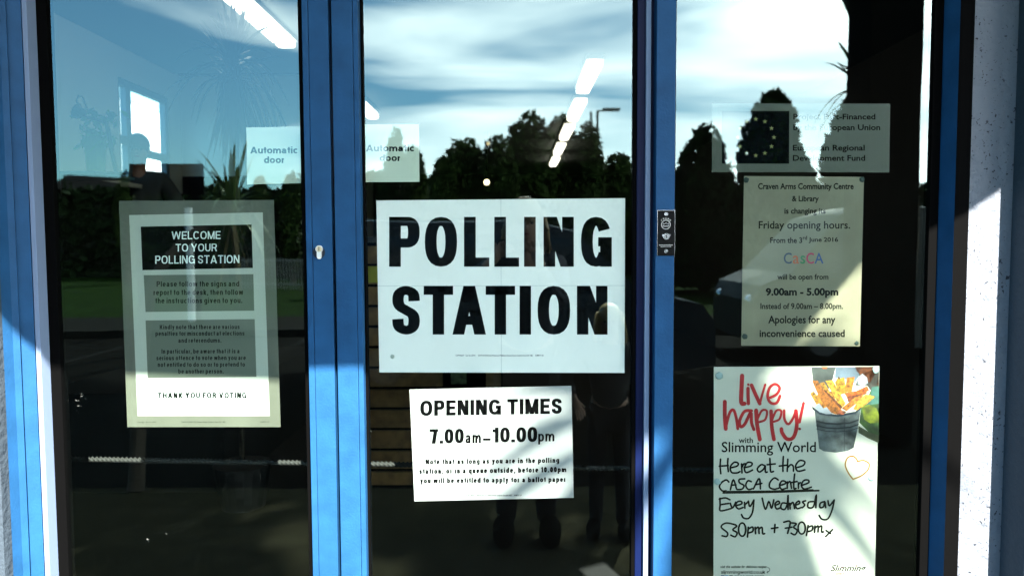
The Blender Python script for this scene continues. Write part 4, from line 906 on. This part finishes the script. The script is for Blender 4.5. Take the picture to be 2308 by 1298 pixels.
    skin('jacket', tv, [('chest', 'waist'), ('waist', 'pelvis'), ('chest', 'neck0'), ('chest', 'sh0'), ('sh0', 'el0'), ('el0', 'cf0'), ('chest', 'sh1'), ('sh1', 'el1'), ('el1', 'cf1')], TP, root)
    lgv = {'pelvis': (V['pelvis'][0] - Vector((0, 0, .03 * s)), .125 * s)}
    le = []
    for t in '01':
        for a_, r_ in (('hip', .1), ('kn', .07), ('an', .055)): lgv[a_ + t] = (V[a_ + t][0] + Vector((0, 0, (.02 if a_ != 'an' else -.045) * s)), r_ * s)
        le += [('pelvis', 'hip' + t), ('hip' + t, 'kn' + t), ('kn' + t, 'an' + t)]
    skin('trousers', lgv, le, LG, root)
    for t in '01': 
        p_ = V['toe' + t][0]; MB().ball(p_ + Vector((0, -.06 * s, .012 * s)), (.058 * s, .14 * s, .08 * s), 12, 8).build('shoe', GASKET, root, smooth=True)
    hc = V['head'][0]
    hb = MB(); hb.ball(hc + Vector((0, -.022 * s, .03 * s)), (.086 * s, .098 * s, .096 * s), 16, 12)
    if longhair:
        for k in range(26):
            a_ = R(165 + k * 210 / 25); b0 = hc + Vector((math.cos(a_) * .08, math.sin(a_) * .085 - .01, .05)) * s
            ln_ = .2 + .1 * math.sin(k * 1.7)
            hb.tube([b0, b0 + Vector((math.cos(a_) * .02, math.sin(a_) * .015, -.09)) * s, b0 + Vector((math.cos(a_) * .045, math.sin(a_) * .03, -ln_)) * s], [.02 * s, .019 * s, .008 * s], 6)
    hb.build('hair', HR, root, smooth=True)
    EYE = mat('eye_dark', (.02, .015, .01), .2)
    for sd in (-1, 1):
        MB().ball(hc + Vector((sd * .03, .078, -.012)) * s, .009 * s, 8, 6).build('eye', EYE, root, smooth=True)
        MB().ball(hc + Vector((sd * .079, -.005, -.02)) * s, (.01 * s, .018 * s, .028 * s), 8, 6).build('ear', SK, root, smooth=True)
    MB().add([hc + Vector(p_) * s for p_ in ((0, .078, 0), (-.014, .08, -.042), (.014, .08, -.042), (0, .106, -.038))], [(0, 1, 3), (0, 3, 2), (1, 2, 3), (0, 2, 1)]).build('nose', SK, root)
    MB().ball(hc + Vector((0, .078, -.066)) * s, (.022 * s, .008 * s, .006 * s), 10, 5).build('mouth', mat('lips', (.3, .08, .07), .5), root, smooth=True)
    tag(root, label, cat, group); return root
# the photographer, behind the lens, and a child beside; both show only as reflections
PC = (0.07, -D - .16, 0.005)
person(PC, 0, 1.70, ((-.14, .13, 1.47), (.05, .13, 1.47)), 'adult with fair hair holding a camera up, reflected in the big sign', (.5, .3, .22), (.28, .17, .08), (.010, .009, .02), (.006, .006, .009), longhair=True)
dcam = empty('handheld_camera', (0, -D - .07, 1.5))
bd = MB().box(-.066, .066, -D - .085, -D - .045, 1.455, 1.535).build('camera_body', BLACKPL, dcam, bevel=.006)
MB().tube([(0, -D - .045, 1.495), (0, -D - .03, 1.495), (0, -D - .012, 1.495)], [.034, .036, .033], 20, cap=False).build('lens_barrel', BLACKPL, dcam, smooth=True)
MB().box(-.02, .02, -D - .08, -D - .045, 1.536, 1.556).build('viewfinder_hump', BLACKPL, dcam, bevel=.003)
settle(dcam); tag(dcam, 'black camera held up to the face of the reflected adult', 'camera')
cx_ = (1375 - 1154) / F * 3.75
person((cx_, -D - .19, .005), R(8), 1.17, ((-.24, .12, 1.0), (.26, .1, .95)), 'child with blond hair, reflected in the lower corner of the big sign', (.55, .33, .24), (.55, .38, .16), (.03, .03, .036), (.007, .008, .014), longhair=True)
bagm = mat('purple_strap', (.06, .02, .3), .7)
st = MB(); st.tube([(.2, -D - .1, 1.36), (.17, -D - .02, 1.25), (.14, -D - .0, 1.1), (.12, -D - .02, .98)], .012, 8)
sb2 = st.build('camera_strap', bagm); tag(sb2, 'purple strap hanging down the front of the reflected adult', 'strap')
sb2.location = (0, -.1, 0)
# person inside on the landing
pin = at(325, 300, 4.05)
person((pin.x, 3.95, .62), R(200), 1.72, ((-.2, .33, 1.12), (.2, .3, 1.05)), 'person in a dark jacket standing by the small inner window', (.4, .22, .16), (.03, .02, .015), (.05, .07, .08), (.03, .03, .04))

# ------------------------------------------------------------------ twisted barrier cord just inside
yr = .22
cb = MB(); a, b = at(106, 1033, yr), at(1706, 1060, yr)
def twist(mb_, a, b, r, pitch, step):
    L = (b - a).length; n_ = int(L / step); k0 = len(mb_.v); M_ = 9
    for i in range(n_ + 1):
        p = a.lerp(b, i / n_); ph = i * step / pitch * 2 * math.pi / 3
        for j in range(M_):
            t = 2 * math.pi * j / M_; rr = r * (1 + .42 * math.cos(3 * (t - ph)))
            mb_.v.append(p + Vector((0, math.cos(t) * rr, math.sin(t) * rr)))
        if i:
            for j in range(M_):
                q0 = k0 + (i - 1) * M_; mb_.f.append((q0 + j, q0 + (j + 1) % M_, q0 + M_ + (j + 1) % M_, q0 + M_ + j))
twist(cb, a, b, .0062, .0118, .002)
cb.build
co = cb.build('barrier_cord', mat('pale_cord', (.02, .02, .017), .8), smooth=True); tag(co, 'pale twisted cord stretched level behind the door glass below the posters', 'cord')
for px in (108, 1705):
    p = at(px, 1040, yr); sp_ = empty('cord_post', (p.x, yr, .012))
    MB().tube([(p.x, yr, .012), (p.x, yr, p.z + .03)], .016, 12).build('pole', GASKET, sp_); MB().tube([(p.x, yr, .012), (p.x, yr, .03)], .12, 20).build('base', GASKET, sp_); settle(sp_)
    tag(sp_, 'slim black post holding the %s end of the pale cord' % ('left' if px < 999 else 'right'), 'post')

# ------------------------------------------------------------------ outdoors, seen reflected
LEAF = mat('leaf_green', (.03, .05, .01), .8, spec=.1, noise_amt=.5, scale=2); LEAFD = mat('conifer_green', (.012, .024, .008), .85, spec=.05, noise_amt=.4, scale=2)
BARK = mat('bark', (.06, .045, .03), .9, noise_amt=.4, scale=12, bump=.5)
def crown_cloud(c, rad, n_, size, rng, shape='round'):
    V, Fc = [], []
    for k in range(n_):
        while True:
            p = Vector((rng.uniform(-1, 1), rng.uniform(-1, 1), rng.uniform(-1, 1)))
            if shape == 'cone':
                w = (1 - (p.z + 1) / 2) ** .5
                rr = math.hypot(p.x, p.y)
                if rr <= w * (1 + .18 * math.sin(7 * p.z + 3 * math.atan2(p.y, p.x))) + .03: break
            elif p.length <= 1 + .16 * noise.noise(p * 2.3 + Vector(c)): break
        if shape != 'cone' and p.length < .45 and rng.random() < .5: p *= 1.8
        P_ = Vector((c[0] + p.x * rad[0], c[1] + p.y * rad[1], c[2] + p.z * rad[2]))
        a = Vector((rng.gauss(0, 1), rng.gauss(0, 1), rng.gauss(0, 1) + (0 if shape != 'cone' else 1.5))).normalized() * size * rng.uniform(.5, 1.2)
        b = a.cross(Vector((rng.gauss(0, 1), rng.gauss(0, 1), rng.gauss(0, 1)))).normalized() * size * .45
        i0 = len(V); V += [P_ - a, P_ + b, P_ + a, P_ - b]; Fc.append((i0, i0 + 1, i0 + 2, i0 + 3))
    return V, Fc
def tree(px, ptop, d, wpx, label, cat='tree', shape='round', seed=1, n_=5500, base=0.0, hfrac=.8, m=None, group=None):
    rng = random.Random(seed); t = d + D
    top = mir(px, ptop, d); Ht = top.z; x = top.x; w = wpx / F * t
    r0 = empty('conifer_tree' if shape == 'cone' else 'leafy_tree', (x, -d, -.02))
    hz = Ht * hfrac / 2; cz = Ht - hz
    V, Fc = crown_cloud((x, -d, cz), (w, w, hz), n_, max(.14, w * .15), rng, shape)
    link('crown', V, Fc, m or (LEAFD if shape == 'cone' else LEAF), r0)
    tb = MB(); tb.tube([(x, -d, -.02), (x + .05, -d, cz * .7), (x, -d, cz + hz * .3)], [w * .11 + .06, w * .08 + .04, .04], 8)
    for k in range(6):
        a_ = rng.uniform(0, 6.28); z_ = rng.uniform(cz - hz * .7, cz); tb.tube([(x, -d, z_), (x + math.cos(a_) * w * .3, -d + math.sin(a_) * w * .3, z_ + hz * .25), (x + math.cos(a_) * w * .65, -d + math.sin(a_) * w * .65, z_ + hz * .5)], [.07, .045, .02], 6)
    tb.build('trunk', BARK, r0); settle(r0); tag(r0, label, cat, group); return r0
tr = [ # px, top, d, half width px, label
 (1195, 253, 32, 62, 'dark leafy tree with the highest top above the big sign'), (1262, 262, 34, 58, 'dark broad tree behind the receding strip lights'),
 (1328, 272, 33, 38, 'dark tree beside the street lamp, right edge of the big clump'), (1120, 306, 30, 50, 'dark lower tree at the left shoulder of the big clump'),
 (1045, 312, 31, 58, 'round topped dark tree over the left part of the big sign'), (1000, 352, 30, 34, 'small dark tree closing the clump on its left'),
 (1395, 345, 34, 50, 'low dark tree under the street lamp'), (1470, 355, 36, 48, 'low dark tree behind the lock post'),
 (930, 335, 26, 34, 'short dark tree beside the middle Automatic door sticker')]
for k, (px, tp, d, w, lb) in enumerate(tr): tree(px, tp, d, w, lb, seed=20 + k, group='trees reflected in the middle door')
tree(893, 288, 24, 44, 'pointed conifer reflected on the middle Automatic door sticker', shape='cone', seed=41, hfrac=.95, n_=5000)
tree(1590, 280, 22, 100, 'left and shortest of the three reflected conifers', shape='cone', seed=42, hfrac=.96, n_=6500)
tree(1744, 206, 19, 112, 'middle conifer rising behind the starred sticker', shape='cone', seed=43, hfrac=.97, n_=9000)
tree(1945, 194, 18, 122, 'right conifer reflected beside the dark column', shape='cone', seed=44, hfrac=.97, n_=9000)
tree(282, 383, 28, 22, 'low round bush at the end of the reflected roof', seed=45, n_=2500, hfrac=.9)
tree(585, 392, 26, 20, 'small tree top just left of the left sticker', seed=46, n_=2500, hfrac=.9)
tree(655, 384, 27, 22, 'dark tree top showing on the left Automatic door sticker', seed=47, n_=2500, hfrac=.9)
tree(500, 402, 30, 50, 'low wide dark tree under the reflected palm', seed=48, n_=3500, hfrac=.9)
tree(160, 398, 40, 5, 'thin tree tip poking above the reflected roof', shape='cone', seed=49, n_=700); tree(146, 395, 40, 4, 'thinner leftmost tree tip above the reflected roof', shape='cone', seed=50, n_=600)
def hedge(pxa, pxb, top, d, label, seed, nn=9000):
    rng = random.Random(seed); a, b = mir(pxa, top, d), mir(pxb, top, d); h = a.z
    r0 = empty('hedge', ((a.x + b.x) / 2, -d, -.02)); V, Fc = [], []
    for k in range(nn):
        p_ = Vector((rng.uniform(a.x, b.x), -d + rng.uniform(-.8, .8), rng.uniform(0, 1) ** .8 * h * (1 + .08 * noise.noise(Vector((rng.random(), k * .001, 0))))))
        p_.z *= 1 + .06 * noise.noise(Vector((p_.x * .8, 0, seed)))
        aa = Vector((rng.gauss(0, 1), rng.gauss(0, 1), rng.gauss(0, 1))).normalized() * .3; bb = aa.cross(Vector((rng.gauss(0, 1), rng.gauss(0, 1), rng.gauss(0, 1)))).normalized() * .16
        i0 = len(V); V += [p_ - aa, p_ + bb, p_ + aa, p_ - bb]; Fc.append((i0, i0 + 1, i0 + 2, i0 + 3))
    link('foliage', V, Fc, LEAFD, r0); MB().box(a.x, b.x, -d - .5, -d + .5, -.02, h * .86).build('woody_core', mat('hedge_core', (.012, .018, .008), .9), r0)
    settle(r0); tag(r0, label, 'hedge')
hedge(680, 1530, 400, 37, 'long tall dark hedge behind the reflected tree clump', 5, 16000)
hedge(120, 720, 432, 35, 'dark hedge reflected below the roof in the left door', 6, 9000)
hedge(1480, 2200, 428, 30, 'dark hedge at the feet of the reflected conifers', 7, 12000)
# house behind the left hedge
ho = empty('house', mir(190, 500, 48)); a, b = mir(95, 415, 48), mir(236, 415, 48)
hm = mat('house_brick', (.012, .008, .006), .9, noise_amt=.3, scale=5)
bxo('wall', hm, ho, a.x, b.x, -54, -48, 0, a.z - .6)
zt_ = mir(200, 403, 48).z
link('roof', [(a.x - .3, -47.7, a.z - .6), (b.x + .3, -47.7, a.z - .6), (b.x + .3, -54.3, a.z - .6), (a.x - .3, -54.3, a.z - .6), (a.x, -51, zt_ + .6), (b.x - .6, -51, zt_ + .4)], [(0, 1, 5, 4), (3, 4, 5, 2), (0, 4, 3), (1, 2, 5), (0, 3, 2, 1)], mat('roof_tile', (.006, .006, .006), .9, spec=.03), ho)
for k in range(3): bxo('window', GASKET, ho, a.x + .6 + k * 1.4, a.x + 1.5 + k * 1.4, -47.99, -47.95, 2.4, 3.6)
settle(ho); tag(ho, 'distant low house whose roofline is reflected at the far left', 'house')
# street lamp with twin poles
def street_lamp(px, top, d, arm, label):
    p = mir(px, top, d); r_ = empty('street_lamp', (p.x, -d, -.02)); SM = mat('galvanised', (.12, .13, .13), .5)
    MB().tube([(p.x, -d, -.02), (p.x, -d, p.z)], [.11, .07], 10).build('pole', SM, r_)
    if arm:
        e_ = mir(px + arm, top, d); MB().tube([(p.x, -d, p.z - .02), (e_.x, -d, p.z + .05)], .05, 8).build('arm', SM, r_)
        MB().box(e_.x - .2, e_.x + .75, -d - .15, -d + .15, p.z - .02, p.z + .14).build('lamp_head', SM, r_, bevel=.03)
    settle(r_); tag(r_, label, 'street lamp', 'street lamps reflected in the middle door')
street_lamp(1349, 250, 40, 20, 'street lamp with an arm to the right, reflected above the trees'); street_lamp(1335, 253, 42, 0, 'bare lamp pole just left of the armed street lamp')
# dark square column that cuts the reflected sky
a, b = mir(1949, 649, 3.6), mir(2066, 649, 3.6)
qc = empty('dark_column', ((a.x + b.x) / 2, -3.8, 0)); bxo('shaft', mat('column_dark', (.002, .002, .002), .9, spec=.03), qc, a.x, b.x, -3.98, -3.6, 0, 3.5, .01)
bxo('cap', mat('column_cap', (.05, .05, .05), .8), qc, a.x - .03, b.x + .03, -4.01, -3.57, 3.5, 3.56, .01); settle(qc)
tag(qc, 'tall dark square column reflected as a black band on the side panel', 'column')

# palms made of strap leaves
def leaf_mesh(L, w, droop, rise, fold=.25, seg=9):
    V = []; Fc = []
    for i in range(seg + 1):
        s_ = i / seg; x = L * (s_ * math.cos(rise) * (1 - .25 * droop * s_)); z = L * (s_ * math.sin(rise) - droop * s_ * s_)
        ww = w * (math.sin(math.pi * min(1, (s_ * .93 + .07))) ** .6) * (1 - s_ * .3) if s_ < 1 else .001
        V += [(x, -ww / 2, z + ww * fold), (x, 0, z), (x, ww / 2, z + ww * fold)]
    for i in range(seg):
        b = i * 3; Fc += [(b, b + 3, b + 4, b + 1), (b + 1, b + 4, b + 5, b + 2)]
    me = bpy.data.meshes.new('leaf'); me.from_pydata(V, [], Fc); me.update(); return me
PALM = mat('palm_leaf', (.07, .11, .025), .5, noise_amt=.3, scale=8)
DRYL = mat('dry_leaf', (.2, .15, .06), .7, noise_amt=.3, scale=8)
def palm(crown, base, label, n_=46, L=.9, w=.045, seed=1, dry=12, rr=.09, mid=None, dr_=1.0):
    rng = random.Random(seed); r0 = empty('palm_tree', base); crown = Vector(crown); base = Vector(base)
    mid = Vector(mid) if mid else (crown + base) / 2
    P_ = catmull([tuple(base), tuple(mid), tuple(crown)], 6)
    tk = MB().tube(P_, [lerp(rr, rr * .55, i / (len(P_) - 1)) for i in range(len(P_))], 9).build('trunk', BARK, r0)
    ms = []
    for k in range(8):
        me = leaf_mesh(L * rng.uniform(.8, 1.1), w, (.1, .25, .45, .65, .85, 1.0, .35, .15)[k] * dr_, R((75, 60, 45, 30, 15, 0, 50, 80)[k])); me.materials.append(PALM); ms.append(me)
    dm = leaf_mesh(L * .9, w, .3, R(-70)); dm.materials.append(DRYL)
    for k in range(n_ + dry):
        me = dm if k >= n_ else ms[k % 8]
        o = bpy.data.objects.new('leaf', me); col.objects.link(o); o.parent = r0
        o.location = crown - base + Vector((0, 0, rng.uniform(-.12, .05))); o.rotation_euler = (0, rng.uniform(-.15, .15), k * 2.39996 + rng.uniform(-.2, .2))
        sc_ = rng.uniform(.75, 1.1); o.scale = (sc_, sc_, sc_)
    tk.matrix_parent_inverse = Matrix.Translation(r0.location).inverted()
    tag(r0, label, 'palm tree', 'palms outside the doors'); return r0
palm((1.85, -3.8, 4.72), (3.3, -4.6, -.015), 'leaning palm behind the dark column whose leaves shade the leaflet', 78, .78, .09, 3, 0, .1, mid=(3.45, -4.7, 2.3), dr_=.62)
palm((2.82, -4.15, 2.75), (3.05, -4.2, -.015), 'palm beside the dark column with arching leaves against the sky', 34, .6, .04, 8, 4, .05)
PALM2 = mat('indoor_leaf', (.07, .15, .13), .5); DRY2 = mat('pale_dead_leaf', (.38, .42, .36), .6)
pc_ = at(530, 150, 2.35)
_a, _b = PALM, DRYL; PALM, DRYL = PALM2, DRY2
palm(pc_, (pc_.x - .02, 2.36, .25), 'tall faint indoor palm with drooping leaves, between the inner window and the left sticker', 70, .44, .032, 5, 60, .016)
PALM, DRYL = _a, _b
pp = MB().tube([(pc_.x - .02, 2.36, .013), (pc_.x - .02, 2.36, .26)], [.12, .16], 20).build('plant_pot', mat('dark_pot', (.03, .03, .03), .5)); tag(pp, 'dark pot holding the tall indoor palm', 'plant pot')
pc_ = mir(520, 470, 3.3)
palm(pc_, (mir(285, 800, 2.6).x, -2.65, 0), 'short leaning palm reflected over the top of the welcome poster', 34, .5, .035, 6, 6, .05, mid=mir(345, 640, 3.0))

# overhanging street tree right of the view: breaks the sunlight on the ground
rng = random.Random(77); st_ = empty('street_tree', (6.75, -11.3, -.015))
V, Fc = [], []
for c_, r_ in (((6.5, -11.6, 8.0), (2.6, 2.2, 1.5)), ((3.4, -12, 7.4), (2.4, 2.2, .9)), ((.6, -12, 7.5), (2.4, 2.2, .9)), ((-2.4, -12, 7.5), (2.2, 2.2, .9)), ((-4.6, -12, 7.4), (1.4, 2.0, .8)), ((1.4, -14.8, 9.6), (3.4, 2.0, 1.3)), ((5, -15, 9.6), (3, 2.0, 1.4))):
    v_, f_ = crown_cloud(c_, r_, 3000, .17, rng); b0 = len(V); V += v_; Fc += [tuple(i + b0 for i in f) for f in f_]
for k in range(6):                      # near boughs lie in slanting bands and let thin streaks of sun reach the paving
    v_, f_ = crown_cloud((0, 0, 0), (3.0, .22, .30), 2200, .10, rng); b0 = len(V); ox_ = -2.2 + k * 1.5
    for p_ in v_:
        ca, sa = math.cos(R(46)), math.sin(R(46)); V.append(Vector((ox_ + p_.x * ca - p_.y * sa, -8.2 + p_.x * sa + p_.y * ca, 6.3 + p_.z)))
    Fc += [tuple(i + b0 for i in f) for f in f_]
link('crown', V, Fc, LEAF, st_)
MB().tube([(6.75, -11.3, -.015), (6.75, -11.3, 4), (6.5, -11.3, 8.4)], [.3, .25, .12], 10).tube([(6.7, -11.3, 6.0), (3.9, -11.6, 7.6), (.6, -11.4, 8.0), (-2.4, -11.6, 7.9)], [.16, .12, .08, .04], 8).build('trunk', BARK, st_)
settle(st_); tag(st_, 'broad street tree spreading high boughs over the road in front of the doors', 'tree')

# railings and white post on the lawn
rl = empty('railing_fence', mir(600, 640, 24)); RM = mat('railing_grey', (.2, .21, .2), .5)
a, b = mir(545, 600, 24), mir(700, 600, 24)
for k in range(24):
    x = lerp(a.x, b.x, k / 23); MB().box(x - .012, x + .012, -24.012, -23.988, -.02, 1.1).build('bar', RM, rl)
for z_ in (.15, 1.0): MB().box(a.x, b.x, -24.03, -24.014, z_, z_ + .04).build('rail', RM, rl)
settle(rl); tag(rl, 'grey upright railings on the lawn, reflected right of the welcome poster', 'fence')
p = mir(427, 600, 12.2); wp = MB().tube([(p.x, -12.2, .07), (p.x, -12.2, 2.25)], .07, 12).build('white_post', mat('post_white', (.6, .62, .62), .5)); tag(wp, 'plain white post on the lawn, reflected in the middle of the welcome poster', 'post')

# vehicles
def vehicle(name, label, cat, x0, L, Ht, Wd, y_near, paint, prof, glass_sp, flip=1, belt=.52):
    r_ = empty(name, (x0 + L / 2, y_near - Wd / 2, -.015)); z0 = -.015
    PM = mat('paint_' + label[:12], paint, .45, spec=.12)
    # prof: silhouette in length, height fractions, clockwise from rear bottom
    pr_ = [(x0 + (a_ if flip > 0 else 1 - a_) * L, z0 + b_ * Ht) for a_, b_ in prof]
    zb = z0 + belt * Ht
    mb_ = MB(); k = len(pr_)
    for yy, ins in ((y_near, 0), (y_near - .05, -.0), (y_near - Wd + .05, 0), (y_near - Wd, 0)): pass
    rows = []
    for yo in (0, .12, .88, 1):
        row = []
        for x, z in pr_:
            f_ = max(0, (z - zb) / (Ht * (1 - belt))); inset = .14 * f_ + (.03 if yo in (0, 1) else 0) * 0
            y = y_near - Wd * yo
            y += (-inset if yo < .5 else inset) if yo in (0, 1) else (-inset * .9 if yo < .5 else inset * .9)
            row.append((x, y, z + (.02 if yo in (.12, .88) and f_ > .8 else 0)))
        rows.append(row)
    vs = [p_ for row in rows for p_ in row]; fs = []
    for q in range(3):
        for i in range(k): j = (i + 1) % k; fs.append((q * k + i, q * k + j, (q + 1) * k + j, (q + 1) * k + i))
    fs += [tuple(reversed(range(k))), tuple(range(3 * k, 4 * k))]
    mb_.add(vs, fs).build('body', PM, r_)
    for sd in (0, 1):
        for g in glass_sp:
            pts_ = []
            for a_, b_ in g:
                x = x0 + (a_ if flip > 0 else 1 - a_) * L; z = z0 + b_ * Ht; f_ = max(0, (z - zb) / (Ht * (1 - belt))); y = y_near - .14 * f_ + .006 if sd == 0 else y_near - Wd + .14 * f_ - .006
                pts_.append((x, y, z))
            th = -.01 if sd == 0 else .01; kk = len(pts_)
            MB().add(pts_ + [(x, y + th, z) for x, y, z in pts_], [tuple(range(kk)), tuple(reversed(range(kk, 2 * kk)))] + [(i, (i + 1) % kk, kk + (i + 1) % kk, kk + i) for i in range(kk)]).build('side_window', mat('dark_car_glass', (.006, .008, .01), .1, spec=.3), r_)
    for a_ in (.19, .81):
        for yy, dr in ((y_near - .11, 1), (y_near - Wd + .11, -1)):
            x = x0 + a_ * L; w_ = MB().tube([(x, yy - .1, z0 + .31), (x, yy + .115, z0 + .31)], .31, 20).build('wheel', GASKET, r_)
            MB().tube([(x, yy + dr * .116, z0 + .31), (x, yy + dr * .122, z0 + .31)], .19, 16).build('rim', mat('alloy', (.04, .04, .042), .5, spec=.2), w_)
    fx = x0 + (L - .05 if flip > 0 else .05); bx_ = x0 + (.04 if flip > 0 else L - .04)
    for yy in (y_near - .25, y_near - Wd + .25):
        MB().ball((fx, yy, z0 + .40 * Ht), (.08, .16, .08), 10, 6).build('headlight', CHROME, r_, smooth=True)
        MB().ball((bx_, yy, z0 + .50 * Ht), (.06, .1, .14), 10, 6).build('tail_light', mat('lamp_red', (.3, .01, .01), .3), r_, smooth=True)
    for xx in (.42, .66):
        x = x0 + (xx if flip > 0 else 1 - xx) * L; MB().box(x - .09, x + .09, y_near + .004, y_near + .02, z0 + .48 * Ht, z0 + .5 * Ht).build('door_handle', GASKET, r_)
    settle(r_); tag(r_, label, cat); return r_
mpv = [(0, .22), (.01, .55), (.05, .9), (.12, 1), (.55, 1), (.66, .94), (.82, .60), (.97, .52), (1, .42), (1, .18), (.88, .14), (.12, .14)]
mg = [[(.07, .6), (.1, .9), (.3, .93), (.3, .6)], [(.32, .6), (.32, .93), (.5, .93), (.5, .6)], [(.52, .6), (.52, .93), (.64, .9), (.77, .6)]]
xa_, xb_ = (690 - 1154) / F * 7.3, (1500 - 1154) / F * 7.3
vehicle('parked_car', 'dark blue people carrier reflected across the middle of the big sign', 'car', xa_, xb_ - xa_ + .5, 1.76, 1.78, -5.5, (.010, .015, .02), mpv, mg)
van = [(0, .16), (0, .95), (.03, 1), (.68, 1), (.76, .95), (.9, .58), (.98, .5), (1, .4), (1, .14), (.85, .11), (.12, .11)]
vg = [[(.64, .58), (.64, .9), (.74, .9), (.85, .58)]]
xv = (1700 - 1154) / F * 9.2
vehicle('parked_van', 'grey panel van reflected in the opening hours notice', 'van', xv, 4.6, 1.98, 1.85, -7.4, (.028, .03, .028), van, vg, flip=-1)
